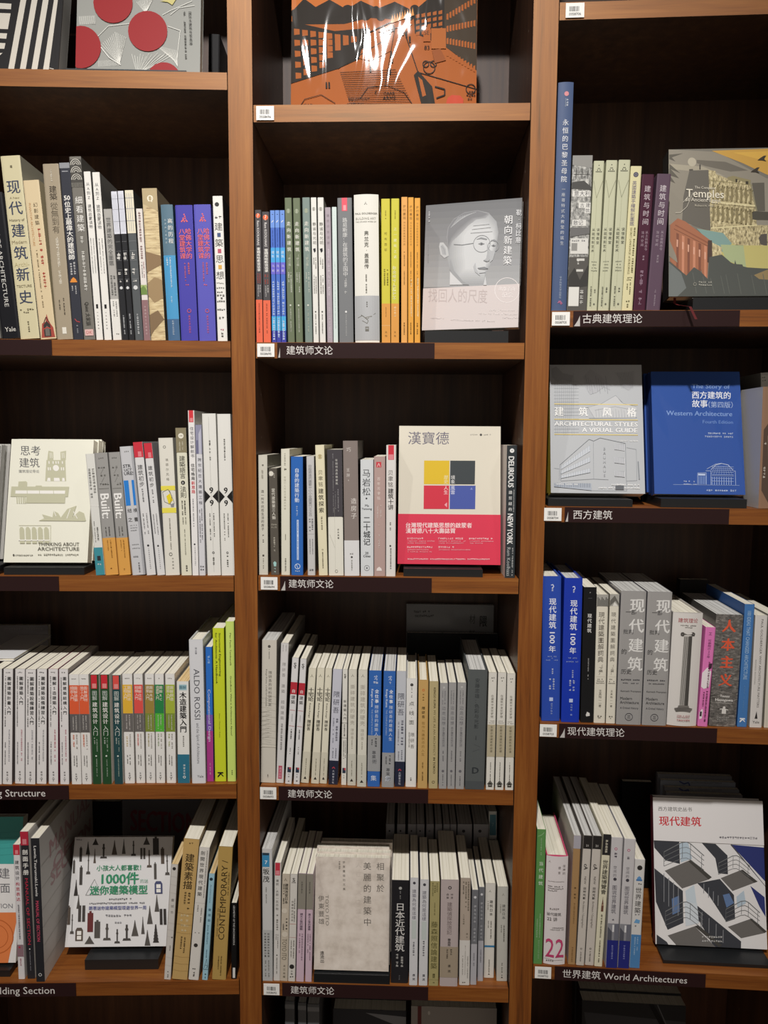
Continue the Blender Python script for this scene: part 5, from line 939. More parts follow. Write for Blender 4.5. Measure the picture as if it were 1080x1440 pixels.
# ------------------------------------------------------------------ middle bookcase, lowest compartment, mostly below the picture
row(BC, 6, 370, 1390, 3.0, 'books in the lowest dark compartment of the middle bookcase')
for j, (a, b, l) in enumerate(((95, 135, 'dark grey spine in the lowest compartment, first from the upright'), (150, 185, 'dark grey spine in the lowest compartment, second from the upright'), (190, 240, 'dark grey spine in the lowest compartment, beside the black box cover'))):
    bk(a, b, a - 3, 55 + 6 * j, None, '#66686a', l, [('B', .02, .05, '#8a8c8e')], s=.05, pages='@pages_grey')
fb((290, 88), (605, 92), (600, 420), (290, 420), .03, 6, .06, '#3b3c40', 'dark cover with a pale diagonal band in the lowest compartment', [('P', [(430, 98), (605, 108), (605, 140)], '#8a8c90')], copies=1, copylabel='dark copy behind the cover with the pale diagonal band', rest=.012)
fb((625, 78), (985, 80), (985, 420), (622, 420), .03, 5, .05, '#a09a94', 'grey brown cover with a dark red vertical line in the lowest compartment', [('B', 70, 430, '#6d3a38', 652, 668), ('C', 700, 95, 5, '#c9c4be')], copies=1, copylabel='second copy behind the grey brown cover with the red line', rest=.012)

# ------------------------------------------------------------------ middle bookcase, top of the photo
row(BC, 1, 340, 0, 2.571, 'face-out books at the top of the photo')
OR, DK = '#9c5420', '#221b14'
city = [('P', [(190, -230), (850, -230), (850, 60), (620, 30), (300, 60), (190, 40)], '#b8662a'), ('P', [(195, 25), (240, -20), (280, 10), (330, -15), (390, 20), (440, -10), (500, 18), (560, -5), (620, 25), (620, 60), (470, 50), (380, 70), (195, 70)], DK)]
_rc = random.Random(9)
for j in range(26):
    city.append(('C', 200 + j * 17 + _rc.random() * 8, 22 + _rc.random() * 24, 12 + _rc.random() * 12, DK))
city += [('P', [(625, 30), (735, -60), (735, 150), (630, 105)], DK), ('P', [(735, -60), (850, -140), (850, 235), (735, 150)], '#3a2e20')]
for r_ in range(4):
    for c_ in range(5):
        x = 634 + c_ * 20
        y = 42 + r_ * 20 - c_ * 3
        city.append(('P', [(x, y), (x + 13, y - 4), (x + 13, y + 9), (x, y + 11)], OR))
for r_ in range(4):
    for c_ in range(10):
        x = 742 + c_ * 10.5
        y = 40 + r_ * 42 - c_ * (6 - r_ * 4)
        city.append(('P', [(x, y), (x + 7, y - 2), (x + 7, y + 20), (x, y + 19)], OR))
city += [('P', [(192, 60), (345, 95), (470, 85), (470, 175), (352, 225), (178, 275)], DK)]
for r_ in range(5):
    for c_ in range(9):
        x = 200 + c_ * 29
        y = 85 + r_ * 38 - c_ * (r_ - 1) * 4
        if c_ < 8 - r_:
            city.append(('P', [(x, y), (x + 20, y + 2), (x + 20, y + 20), (x, y + 22)], OR))
city += [('P', [(440, 160), (530, 120), (545, 165), (470, 200), (430, 190)], '#9a5524'), ('L', [(352, 225), (520, 130), (560, 85)], 3, DK), ('L', [(590, 90), (640, 240), (850, 300)], 3, DK), ('L', [(560, 85), (520, 290)], 2, DK), ('L', [(500, 100), (620, 75)], 2, DK), ('L', [(470, 100), (560, 60), (625, 45)], 4, DK)]
for j in range(16):
    city.append(('L', [(360 + j * 2, 238 + j * 7), (560 + j * 4, 230 + j * 8)], 1.5, DK))
for j in range(9):
    city.append(('P', [(545 + j * 9, 70 - j * 3), (551 + j * 9, 40 - j * 3), (556 + j * 9, 68 - j * 3)], '#c98a4a'))
for x, y in ((545, 180), (548, 200), (540, 240), (588, 105), (600, 112), (612, 130), (470, 230), (310, 285), (320, 285), (555, 90), (520, 95)):
    city += [('C', x, y - 11, 3, DK), ('B', y - 8, y + 8, DK, x - 3, x + 3)]
city += [('P', [(625, 250), (640, 235), (690, 290), (700, 350), (690, 375), (655, 365)], DK), ('P', [(640, 255), (655, 268), (668, 320), (655, 325)], OR), ('C', 690, 365, 12, DK), ('O', 690, 365, 12, 4, OR), ('L', [(700, 290), (735, 300), (735, 320), (705, 330)], 5, DK), ('O', 680, 225, 22, 3, DK), ('O', 668, 212, 12, 3, DK), ('O', 695, 212, 12, 3, DK),
         ('B', 85, 135, OR, 660, 685), ('B', 90, 160, '#a05a26', 688, 740), ('H', 'SE', 672, 105, 18, DK), ('H', '83', 672, 155, 18, DK), ('P', [(690, 165), (720, 160), (740, 200), (700, 210)], '#8a4a20'),
         ('L', [(200, 370), (230, 330), (290, 315), (340, 345)], 2, DK), ('L', [(430, 330), (460, 290), (530, 285), (590, 310), (625, 360)], 2, DK), ('H', 'CAB', 241, 352, 34, DK), ('H', 'EQUIPMENT', 427, 330, 76, DK), ('H', 'OPTION', 412, 350, 60, DK), ('H', 'GAAB', 535, 312, 40, DK), ('H', 'ARMS', 535, 328, 46, DK), ('H', 'SWIPGS', 588, 365, 66, DK), ('P', [(745, 330), (760, 320), (790, 322), (802, 335), (800, 362), (785, 374), (750, 372), (738, 355)], '#b4442e'), ('O', 828, 300, 18, 3, DK), ('N', 310, 812, 846, 8, DK), ('N', 322, 812, 846, 8, DK), ('N', 334, 816, 842, 8, DK), ('H', '£', 488, 307, 8, DK)]
fb((206, -230), (852, -230), (848, 376), (177, 376), .03, 5, .05, OR, 'orange face-out cover with a dark line drawing of a city street', city, wrap=3, rest=.006, stand=(470, 768, 372, 384, .03), standlabel='low black display stand under the orange street drawing', plate=False)
# ------------------------------------------------------------------ first bookcase, top of the photo
row(BL, 1, 0, 0, 3.176, 'face-out books at the top of the photo')
dots = [('C', 515, 5, 88, '#8c0c12'), ('C', 666, 130, 88, '#8c0c12'), ('C', 365, 192, 90, '#8c0c12'), ('C', 730, 345, 78, '#8c0c12'), ('C', 700, -160, 80, '#8c0c12'), ('C', 400, -170, 70, '#8c0c12')]
fan = []
for j in range(15):
    fan += [('L', [(455 + j * 8, 180 - j * 6 if j < 8 else 130 + (j - 8) * 4), (535, 268)], 1.6, '#cfcfc8'), ('L', [(590 + j * 13, 225 + (j % 3) * 6), (608 + j * 3, 298)], 1.5, '#cfcfc8'), ('L', [(620 + j * 6, 0 - j * 2), (660, 52)], 1.5, '#cfcfc8'), ('L', [(360 + j * 5, 60), (362 + j * 5, 95)], 1.5, '#cfcfc8'), ('L', [(440 + j * 7, 250), (440 + j * 7, 275)], 1.4, '#cfcfc8'), ('L', [(700 + j * 7, 190 + j * 2), (780 + j, 260 + j * 2)], 1.4, '#cfcfc8')]
fan += [('L', [(440, 150), (490, 105), (590, 95)], 2, '#cfcfc8'), ('L', [(757, 110), (812, 130), (790, 270)], 2.4, '#cfcfc8'), ('L', [(450, 190), (490, 240), (540, 272)], 3, '#e0e0da'), ('L', [(735, 60), (775, 40), (870, 0)], 2, '#cfcfc8'), ('L', [(770, 60), (810, 30), (880, 20)], 2, '#cfcfc8'), ('P', [(725, 0), (800, -10), (780, 18), (760, 5)], '#b9b070')]
fb((372, -330), (925, -330), (893, 322), (337, 294), .018, 8, .03, '#8c8d88', 'grey face-out cover with large red discs and white line fans', fan + dots + [('V', '国际木建筑与家具展', 858, 45, 195, 14, '#33332f', .01), ('M', 833, 45, 255, 10, '#44443f')], rest=.008, stand=(293, 832, 296, 318, .012), standlabel='low black display stand under the grey cover with red discs', plate=False)
strp = [('P', [(-200, -400), (330, -400), (240, 330), (-200, 330)], '#161415')]
for j in range(4):
    x = 262 - 52 * j
    strp.append(('P', [(x + 95 - j * 3, -400), (x + 125 - j * 3, -400), (x - 47, 306), (x - 73, 306)], '#c4bfb4'))
strp += [('P', [(-60, 8), (57, 12), (54, 36), (-60, 34)], '#c4bfb4'), ('P', [(-60, 52), (52, 54), (38, 122), (-60, 120)], '#c4bfb4'), ('P', [(-60, 138), (34, 140), (30, 163), (-60, 160)], '#c4bfb4'), ('P', [(-60, 180), (26, 182), (20, 206), (-60, 204)], '#c4bfb4'), ('P', [(-60, 225), (12, 224), (-20, 250)], '#c4bfb4'), ('L', [(222, 284), (240, 288)], 3, '#c4bfb4')]
fb((-300, -400), (365, -400), (258, 304), (-330, 304), .03, 14, .03, '#161415', 'black and white striped face-out cover cut by the picture corner', strp, rest=.001, side='#55534f', pages='@pages_grey')
row(BL, 1, 0, 0, 3.176, 'books standing at the back of the top shelf')
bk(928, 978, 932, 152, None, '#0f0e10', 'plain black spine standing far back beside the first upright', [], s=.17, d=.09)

# ================================================================== third bookcase, shelf with the temple cover
G = 'books on the upper shelf of the third bookcase'
row(BR, 2, 770, 100, 4.117, G)
bk(23, 111, 64, 65, None, '#4a5a7c', 'tallest glossy blue grey spine with white characters, against the second upright', [('C', .55, .05, .15, '#d08a90'), ('M', .62, .07, .115, .14, '#b9c0cc'), ('M', .5, .07, .105, .08, '#9aa4b4'), ('V', '永恒的巴黎圣母院', .55, .155, .435, .42, '#e2e4e8'), ('V', '一座哥特式大教堂的诞生', .55, .45, .71, .26, '#c4c9d2'), ('V', '华中科技大学出版社', .55, .845, .945, .16, '#aab4c4'), ('L', [(.4, .965), (.55, .955), (.7, .968)], .06, '#b06a8a'), ('L', [(.45, .955), (.65, .972)], .05, '#b06a8a')], wrap=1, rnd=1, side='#3a4560', d=.2)
bk(112, 226, 147, 490, None, '@photo', 'spine covered with black and white building photographs and white title strips', [('P', [(0, .0), (1, 0), (1, .08), (0, .06)], '#8d8c88'), ('L', [(.1, .12), (.9, .12)], .03, '#3a3a38'), ('L', [(.2, .08), (.2, .15)], .03, '#3a3a38'), ('L', [(.5, .08), (.5, .15)], .03, '#3a3a38'), ('L', [(.8, .08), (.8, .15)], .03, '#3a3a38'), ('P', [(0, .17), (.6, .16), (1, .2), (1, .22), (0, .21)], '#4a4a48'), ('B', .225, .262, '#d9d8d2', .06, .98), ('H', '意大利', .54, .243, .8, '#44434a'), ('B', .3, .335, '#d9d8d2', .4, 1), ('H', '古 建', .72, .318, .5, '#44434a'), ('B', .335, .37, '#d9d8d2', .72, 1), ('H', '筑', .86, .353, .22, '#44434a'), ('B', .41, .45, '#d9d8d2', .1, .8), ('H', '散记', .4, .43, .5, '#44434a'), ('P', [(0, .46), (1, .46), (1, .5), (0, .52)], '#6a6968'), ('B', .53, .63, '#d2d1cb', .05, .95), ('N', .545, .1, .8, .012, '#66656a'), ('B', .56, .61, '#8d8c88', .1, .4), ('P', [(0, .65), (1, .65), (1, 1), (0, 1)], '#55534f'), ('P', [(0, .78), (.3, .72), (.6, .8), (1, .7), (1, .84), (0, .86)], '#3a3937'), ('B', .66, .675, '#c9c8c2', .4, .8), ('B', .73, .745, '#c9c8c2', .4, .75), ('M', .48, .665, .7, .1, '#e0dfda'), ('B', .845, .97, '#d9d8d2', .05, .58), ('M', .72, .86, .96, .2, '#c9c8c2')], wrap=1, side='#55534f')
for a, l in (((228, 288, 270, 521, None), 'pale sage spine with dotted triangle emblem, touching the photograph spine'), ((292, 356, 342, 517, None), 'pale sage spine with dotted triangle emblem, middle of three'), ((363, 430, 414, 515, None), 'pale sage spine with dotted triangle emblem, touching the short cream one')):
    bk(*a, '#bfc0a4', l, [('C', .5 + dx_ * .13, .04 + dy_ * .0105, .05, '#4a4a40') for dx_, dy_ in ((0, -1), (-.5, 1), (.5, 1), (-1, 2), (1, 2), (-2, 3), (2, 3), (0, 3), (-1, 3), (1, 3))] + [('L', [(.4, .245), (.2, .18), (.05, .13)], .03, '#8a8b72'), ('L', [(.4, .245), (.7, .18), (.95, .13)], .03, '#8a8b72'), ('L', [(.42, .245), (.42, .98)], .025, '#a3a488'), ('V', '读懂教堂', .72, .44, .555, .3, '#55564a'), ('V', '从建筑到艺术', .26, .44, .61, .3, '#55564a'), ('N', .67, .2, .75, .008, '#77786a'), ('N', .69, .3, .7, .008, '#77786a'), ('N', .71, .25, .75, .008, '#77786a'), ('N', .73, .2, .8, .008, '#77786a'), ('M', .68, .84, .88, .18, '#66675a'), ('M', .3, .835, .97, .16, '#66675a'), ('C', .66, .955, .08, '#66675a')], wrap=1, d=.15)
bk(430, 493, 484, 551, None, '#d6cfa4', 'cream yellow spine with dark disc and purple grey print, beside the maroon pair', [('C', .5, .058, .24, '#55525e'), ('O', .5, .058, .13, .04, '#8d8a94'), ('V', '英國建築手繪解剖圖鑑', .42, .1, .41, .44, '#6d6680'), ('M', .72, .42, .74, .2, '#66603e'), ('R', 'SECRET LANGUAGE of BUILDINGS', .4, .42, .745, .28, '#77704a'), ('N', .77, .15, .8, .01, '#66603e'), ('N', .785, .25, .7, .01, '#66603e'), ('M', .36, .8, .87, .14, '#66603e'), ('M', .64, .8, .89, .14, '#66603e'), ('N', .935, .3, .7, .012, '#55502f'), ('M', .5, .95, .98, .18, '#66603e')], d=.15)
bk(497, 567, 549, 598, None, '#451a30', 'maroon spine in creased film with white handwritten characters', [('V', '建筑与时间', .52, .075, .375, .56, '#c9bcc2'), ('V', '从土台到古今', .7, .41, .56, .26, '#a9929e'), ('V', '当代空间', .36, .41, .53, .26, '#a9929e'), ('M', .55, .59, .65, .18, '#a9929e'), ('M', .5, .7, .96, .3, '#9a7f90')], wrap=2, d=.15)
bk(572, 652, 637, 595, None, '#5c4858', 'dusky purple spine with white handwritten characters, next to the temple cover', [('V', '建筑与时间', .5, .075, .375, .52, '#d0c8cc'), ('V', '从土台到古今', .7, .41, .56, .22, '#b0a2ac'), ('V', '当代空间', .36, .41, .53, .22, '#b0a2ac'), ('V', '贾天祥', .52, .59, .65, .17, '#b0a2ac'), ('M', .55, .845, .97, .12, '#9a8a96')], wrap=1, d=.15)
row(BR, 2, 920, 190, 5.538, G)
GT = '#77736a'
temple = [('P', [(105, 140), (460, 140), (560, 170), (700, 240), (886, 330), (1300, 380), (1300, 700), (110, 720)], '#8d877a'), ('P', [(450, 134), (1300, 60), (1300, 400), (886, 300), (700, 220)], '#c49a4a'), ('P', [(620, 140), (1300, 80), (1300, 160), (860, 190)], '#d2a84e'), ('P', [(330, 210), (560, 215), (740, 275), (600, 290), (400, 255), (330, 235)], '#6d685e'), ('P', [(105, 250), (380, 260), (560, 330), (300, 300), (105, 290)], '#a39c8a'), ('C', 293, 228, 34, '#b4ad9a'),
          ('P', [(110, 180), (220, 165), (130, 200), (160, 230), (110, 215)], '#5d594f'), ('P', [(110, 250), (200, 320), (120, 290), (190, 360), (115, 340), (160, 400), (110, 380)], '#5d594f'),
          ('P', [(272, 295), (425, 285), (442, 760), (215, 690), (225, 500)], '#66625a'), ('P', [(270, 285), (300, 282), (302, 295), (270, 298)], '#55514a'), ('B', 245, 285, '#3f3c38', 352, 362),
          ('P', [(425, 285), (480, 290), (485, 315), (580, 345), (640, 330), (750, 355), (800, 590), (805, 700), (1300, 690), (1300, 860), (455, 860), (442, 760)], '@carved'), ('P', [(575, 335), (620, 322), (762, 350), (760, 380), (640, 350), (640, 375), (578, 352)], '#8d8462'), ('B', 345, 372, '#3f3a2e', 640, 655), ('B', 360, 385, '#3f3a2e', 720, 742), ('L', [(442, 365), (780, 390)], 5, '#8a8058'), ('L', [(442, 530), (800, 550)], 9, '#d9cfa4'), ('L', [(442, 545), (800, 565)], 4, '#6d6446'), ('L', [(445, 735), (810, 700)], 9, '#d2c89c'),
          ('P', [(770, 372), (868, 365), (872, 588), (808, 590)], '#5f5b52'), ('L', [(755, 360), (808, 592)], 8, '#8a8468'), ('P', [(755, 610), (790, 592), (1300, 600), (1300, 650), (800, 660), (758, 655)], '#4d4a42'), ('P', [(820, 800), (840, 770), (886, 765), (886, 860), (835, 850)], '#55504a'),
          ('P', [(330, 742), (520, 765), (600, 840), (640, 862), (1300, 850), (1300, 1040), (700, 1035), (560, 980), (420, 830)], '#b9b070'), ('P', [(330, 742), (540, 770), (610, 850), (540, 920), (420, 830)], '#7d9a94'), ('P', [(520, 860), (700, 862), (720, 1030), (560, 980)], '#a3ae84'), ('P', [(440, 840), (530, 880), (525, 950), (455, 960)], '@carved'),
          ('P', [(120, 720), (180, 668), (240, 690), (440, 830), (430, 860), (415, 1130), (380, 1130), (370, 1060), (300, 1060), (250, 1105), (120, 1000)], '#a0694e'), ('L', [(160, 720), (430, 855)], 10, '#8a5640'), ('L', [(150, 750), (420, 875)], 4, '#6d4232'), ('P', [(420, 830), (452, 830), (455, 1000), (415, 1000)], '#4f3f38')]
for j in range(6):
    x = 170 + 44 * j; y = 780 + 18 * j
    temple += [('P', [(x, y), (x + 20, y + 8), (x + 18, y + 300), (x, y + 290)], '#c08468' if j % 2 else '#7d4f3e'), ('P', [(x + 2, y + 50), (x + 14, y + 54), (x + 12, y + 110), (x + 2, y + 105)], '#d2a088')]
temple += [('P', [(112, 830), (170, 960), (180, 1010), (112, 960)], '#8a8274'), ('P', [(112, 1000), (250, 1105), (310, 1040), (360, 1070), (420, 1130), (430, 960), (530, 938), (610, 1005), (628, 1010), (634, 975), (642, 1008), (690, 1010), (696, 1025), (730, 1032), (1300, 1055), (1300, 1300), (112, 1300)], '#4f524e'), ('P', [(112, 1010), (210, 1090), (250, 1200), (180, 1280), (112, 1290)], '#6d7270'), ('P', [(780, 1090), (900, 1040), (1300, 1060), (1300, 1150), (820, 1120)], '#8d7a56')]
for x in (300, 380, 440, 520, 560, 650, 760, 850, 930):
    temple.append(('L', [(x, 1080 + (x % 50)), (x + 30, 1240)], 5, '#5f625c'))
for x, y in ((855, 180), (800, 275)):
    temple.append(('P', [(x - 40, y + 12), (x - 20, y - 5), (x + 10, y - 25), (x + 30, y - 28), (x + 12, y), (x + 30, y + 18), (x, y + 12)], '#3a342c'))
for r_ in range(2):
    for j in range(9):
        x = 462 + j * 37; y = 400 + r_ * 165 + j * 3
        temple += [('C', x, y, 8, '#7a7050'), ('P', [(x - 9, y + 10), (x + 9, y + 10), (x + 13, y + 60), (x + 6, y + 110), (x - 10, y + 110), (x - 6, y + 60)], '#857a58'), ('L', [(x, y + 20), (x + 20, y + 5)], 5, '#857a58')]
temple += [('H', 'The Complete', 395, 425, 165, '#d6d0c0'), ('H', 'Temples', 395, 470, 300, '#e0dac8', None, .008), ('H', 'of Ancient Egypt', 380, 520, 280, '#d6d0c0'), ('H', 'Richard H. Wilk', 390, 565, 150, '#bdb6a4'), ('L', [(300, 470), (250, 580), (200, 625), (160, 628)], 3, '#d2ccbc'), ('L', [(222, 545), (260, 500), (240, 540)], 3, '#d2ccbc'), ('N', 1155, 345, 450, 14, '#b0aea4'), ('N', 1175, 345, 450, 14, '#b0aea4'), ('O', 316, 1172, 13, 3, '#9a988e')]
fb((105, 140), (1300, 62), (1290, 1240), (112, 1268), .03, 8, .02, '#77736a', 'large face-out hardback with an old stone temple and flying birds, red ribbon hanging', temple, hard=1, wrap=1, side='#22201f', spine='#2a2827', stand=(303, 1290, 1262, 1356, .004), standlabel='black display stand under the stone temple cover', ribbon=1)

# ------------------------------------------------------------------ third bookcase, shelf with the blue cover
G = 'books on the second shelf of the third bookcase'
row(BR, 3, 760, 500, 6.2625, G)
LN = '#84898f'
styles = []
for j in range(10):
    styles.append(('L', [(130 + 18 * j, 160 + (j % 3) * 30), (135 + 18 * j, 720 - (j % 4) * 20)], 1.6, LN))
for j in range(16):
    styles.append(('L', [(120, 240 + 30 * j), (340, 236 + 30 * j)], 1.3, LN))
styles += [('P', [(100, 120), (140, 100), (200, 160), (290, 180), (280, 240), (200, 220), (150, 240), (105, 200)], '#a5a7ab'), ('P', [(380, 190), (440, 120), (520, 170), (600, 250), (620, 310), (560, 280), (500, 330), (440, 350), (400, 280)], '#b0b2b6'), ('P', [(650, 150), (780, 140), (830, 130), (830, 250), (780, 310), (730, 280), (700, 200)], '#b0b2b6')]
for j in range(9):
    styles += [('L', [(400 + 22 * j, 180 + (j % 4) * 20), (420 + 22 * j, 300 + (j % 3) * 20)], 2, '#777a80'), ('L', [(680 + 16 * j, 150), (720 + 12 * j, 290)], 1.4, '#777a80')]
styles += [('P', [(420, 460), (560, 420), (665, 355), (720, 420), (850, 455), (840, 560), (480, 560)], '#c2c4c6'), ('L', [(400, 470), (540, 430), (665, 355), (730, 425), (850, 455)], 3, LN), ('L', [(480, 490), (660, 455), (850, 490)], 3, LN), ('L', [(430, 560), (850, 550)], 3, LN)]
for j in range(14):
    styles.append(('L', [(490 + 25 * j, 490 - (j % 2) * 14), (495 + 25 * j, 550)], 2, LN))
for y in (436, 572, 704):
    styles.append(('B', y - 3, y + 3, '#e6cf7a', 122, 860))
styles += [('H', ch, x, 505, 82, '#f2f2ef', None, .01) for ch, x in zip('建筑风格', (165, 380, 590, 805))] + [('H', 'ARCHITECTURAL STYLES', 490, 610, 735, '#f0f0ee', 54, .01), ('H', 'A VISUAL GUIDE', 612, 663, 488, '#f0f0ee', 54, .01), ('N', 757, 700, 860, 12, '#eeeeec')]
styles += [('L', [(172, 970), (430, 745), (470, 760), (528, 732), (750, 778), (760, 1190)], 3, LN), ('L', [(468, 770), (470, 1090)], 2, LN), ('L', [(172, 970), (180, 1110), (470, 1090), (600, 1095)], 2.5, LN), ('L', [(760, 815), (845, 830), (850, 1100), (760, 1105)], 2, LN), ('L', [(120, 1000), (165, 1005), (165, 1100)], 2, LN), ('L', [(120, 1130), (450, 1190), (760, 1190)], 2, LN)]
for k_ in range(3):
    styles += [('P', [(180, 985 + k_ * 42), (440, 800 + k_ * 100), (440, 850 + k_ * 92), (180, 1012 + k_ * 38)], '#c2c7cd')]
    for j in range(13):
        x = 185 + 21 * j; yt = 980 - (x - 180) * .71 + k_ * (42 + (x - 180) * .22)
        styles.append(('L', [(x, yt), (x, yt + 30 + (x - 180) * .06)], 1.6, '#7d8694'))
    styles += [('P', [(652, 782 + 118 * k_), (745, 795 + 118 * k_), (742, 845 + 114 * k_), (652, 832 + 116 * k_)], '#c2c4c8')] + [('L', [(660 + 14 * j, 784 + 118 * k_), (660 + 14 * j, 838 + 116 * k_)], 3, LN) for j in range(6)]
styles += [('P', [(120, 1130), (450, 1130), (450, 1190), (120, 1160)], '#a9b0ba')] + [('L', [(130 + 16 * j, 1128), (130 + 16 * j, 1165)], 4, '#5f6876') for j in range(20)] + [('V', 'BAUHAUS', 565, 805, 1075, 34, '#a5a8ac'), ('N', 1138, 130, 330, 12, '#f2f2f0'), ('N', 1138, 625, 870, 14, '#f2f2f0'), ('N', 1166, 510, 875, 12, '#f2f2f0'), ('L', [(860, 935), (870, 1090)], 8, LN), ('B', 1145, 1180, '#66696e', 660, 735)]
fb((82, 86), (893, 77), (922, 1214), (92, 1212), .028, 14, .036, '#b6b9bc', 'pale grey face-out cover with line drawings of buildings and three yellow rules', styles, spine='#dcc34a', stand=(70, 815, 1210, 1316, .006), standlabel='black display stand under the pale grey line-drawing cover, beside the second upright', copies=1, copylabel='second copy standing behind the pale grey line-drawing cover')
row(BR, 3, 900, 510, 6.0, G)
story = [('H', 'The Story of', 602, 200, 325, '#7d9ad0', 52, .02), ('H', '西方建筑的', 605, 278, 328, '#e6eaf2', None, .012), ('H', '故事', 508, 352, 132, '#e6eaf2', None, .012), ('H', '（第四版）', 684, 358, 205, '#a9bce0'), ('H', 'Western Architecture', 502, 433, 560, '#7d9ad0', 56, .02), ('H', 'Fourth Edition', 660, 503, 256, '#6d8cc8', 40, .01), ('N', 600, 560, 790, 15, '#b9c8e4'), ('N', 628, 548, 790, 15, '#b9c8e4'),
         ('L', [(280, 1035), (840, 1030)], 2, '#a9bce0'), ('L', [(488, 1030), (488, 935), (560, 932), (560, 1030)], 3, '#b9c8e4'), ('B', 940, 955, '#b9c8e4', 492, 552), ('L', [(555, 915), (600, 915), (600, 1030)], 3, '#b9c8e4'), ('L', [(790, 915), (805, 910), (808, 1030)], 3, '#b9c8e4'), ('L', [(600, 905), (640, 865), (690, 852), (745, 862), (785, 905)], 4, '#c6d2ea'), ('N', 1006, 368, 465, 12, '#c6d2ea'), ('N', 1030, 368, 480, 10, '#c6d2ea'), ('N', 1075, 560, 815, 17, '#b9c8e4'), ('L', [(565, 900), (640, 858), (690, 850)], 3, '#b9c8e4')]
for j in range(9):
    story += [('L', [(600 + 22 * j, 945), (640 + 13 * j, 868)], 2, '#9db2dc'), ('B', 965, 1030, '#9db2dc', 606 + 20 * j, 611 + 20 * j), ('B', 960, 1028, '#8aa4d4', 495 + 8 * j, 498 + 8 * j)]
for y in (880, 895, 910, 925, 945, 955, 975, 1000):
    story.append(('L', [(604, y), (790, y)], 2.5, '#a9bce0'))
fb((90, 80), (845, 72), (890, 1106), (122, 1116), .018, 14, .036, '#34549c', 'royal blue film-wrapped face-out cover with a domed building in white lines', story, copies=3, copylabel=['second royal blue copy, just behind the domed building cover', 'third royal blue copy in the stack behind the domed building cover', 'rearmost royal blue copy behind the domed building cover'], wrap=3, spine='#2a4488', side='#2a4488', stand=(180, 906, 1106, 1222, .006), standlabel='black display stand under the royal blue domed building cover', yaw=0)
bk(1000, 1180, 1040, 205, 1232, '#8d6e58', 'brown photo spine with pale grey cover, cut by the picture edge beside the blue cover', [('P', [(.1, .35), (.5, .25), (1, .3), (1, .95), (.5, .97), (.1, .85)], '#55443a'), ('P', [(.3, .4), (.8, .35), (.9, .6), (.4, .7)], '#8a7868'), ('M', .2, .45, .5, .12, '#d6cfc4'), ('M', .2, .65, .75, .12, '#d6cfc4')], side='#b4b2b2', wrap=1, d=.115)
bk(1030, 1105, 1020, 88, None, '#c9c8c6', 'pale back cover with a barcode patch, behind the brown photo spine', [('B', .02, .2, '#dedcd8', .05, .9), ('N', .035, .1, .5, .012, '#55555a'), ('N', .06, .1, .6, .012, '#55555a')] + [('B', .12, .18, K, .1 + .05 * j, .125 + .05 * j) for j in range(12)], s=.125, d=.1, side='#8f8d8a')

# ------------------------------------------------------------------ third bookcase, shelf with the column spine
G = 'books on the third shelf of the third bookcase'
row(BR, 4, 755, 790, 6.0, G)
for a, l, cc in (((33, 188, 45, 125, 1345), 'matt blue hardback with large white characters, against the second upright', '#2c4ba8'), ((205, 358, 234, 140, 1355), 'deeper blue glossy hardback with large white characters, touching the black one', '#1836a8')):
    bk(*a, cc, l, [('L', [(.45, .06), (.55, .055), (.6, .07), (.5, .08)], .04, '#dfe4f0'), ('M', .53, .075, .1, .1, '#dfe4f0'), ('V', '现代建筑', .55, .145, .36, .42, '#e6eaf4', .012), ('R', '100', .55, .37, .46, .4, '#e6eaf4', .015), ('V', '年', .55, .465, .53, .4, '#e6eaf4', .012), ('N', .55, .3, .8, .009, '#9aacdc'), ('N', .562, .5, .6, .009, '#9aacdc'), ('N', .575, .2, .88, .009, '#9aacdc'), ('M', .58, .63, .69, .1, '#c4cee8'), ('M', .45, .7, .78, .12, '#c4cee8'), ('M', .65, .7, .78, .12, '#c4cee8'), ('B', .835, .86, '#b9c6e8', .42, .62), ('M', .55, .87, .955, .12, '#8ea2dc')], hard=1, rnd=0, side=cc, d=.15, wrap=1 if cc == '#1836a8' else 0, pages='@pages' if cc == '#2c4ba8' else '@pages_grey')
bk(368, 477, 398, 216, 1357, '#19191a', 'matt black spine with small white bold characters, between blue and cream ones', [('N', .04, .4, .6, .01, '#a9a8a6'), ('L', [(.35, .08), (.65, .08)], .02, '#66656a'), ('V', '现代建筑', .5, .19, .335, .36, '#dcdbd8', .012), ('M', .5, .52, .62, .1, '#a9a8a6'), ('M', .5, .64, .69, .1, '#a9a8a6'), ('P', [(.4, .945), (.5, .92), (.7, .93), (.72, .95), (.45, .955)], '#d6d4d0')], d=.15)
for a, tt, l in (((480, 577, 508, 278, 1362), '（下編）', 'cream spine with a grey crowd photo at its head, beside the black one'), ((583, 662, 619, 275, 1366), '（上編）', 'cream spine with a grey roof photo at its head, beside the wide grey one')):
    bk(*a, '#d8d3c4', l, [('B', 0, .09, '#a3a19a')] + ([('B', .02 + .01 * (j % 3), .09, '#55544f', .05 + .12 * j, .13 + .12 * j) for j in range(8)] if '下' in tt else [('P', [(0, .05), (.5, .01), (1, .07), (1, .09), (.6, .05), (0, .09)], '#66645e'), ('P', [(.3, .09), (.5, .06), (.9, .09)], '#d9d7d0')]) + [('V', '現代建築圖解詞典', .45, .13, .525, .56, '#77726a'), ('V', tt, .5, .54, .62, .36, '#66625a'), ('L', [(.1, .635), (.9, .635)], .012, '#a9a496'), ('N', .655, .2, .7, .009, '#66625a'), ('N', .67, .15, .8, .009, '#66625a'), ('N', .685, .1, .85, .009, '#66625a'), ('V', '王其钧——著', .5, .735, .875, .26, '#66625a'), ('N', .945, .25, .75, .014, '#55514a'), ('N', .958, .35, .6, .01, '#55514a')], d=.15, side='#a39e90')
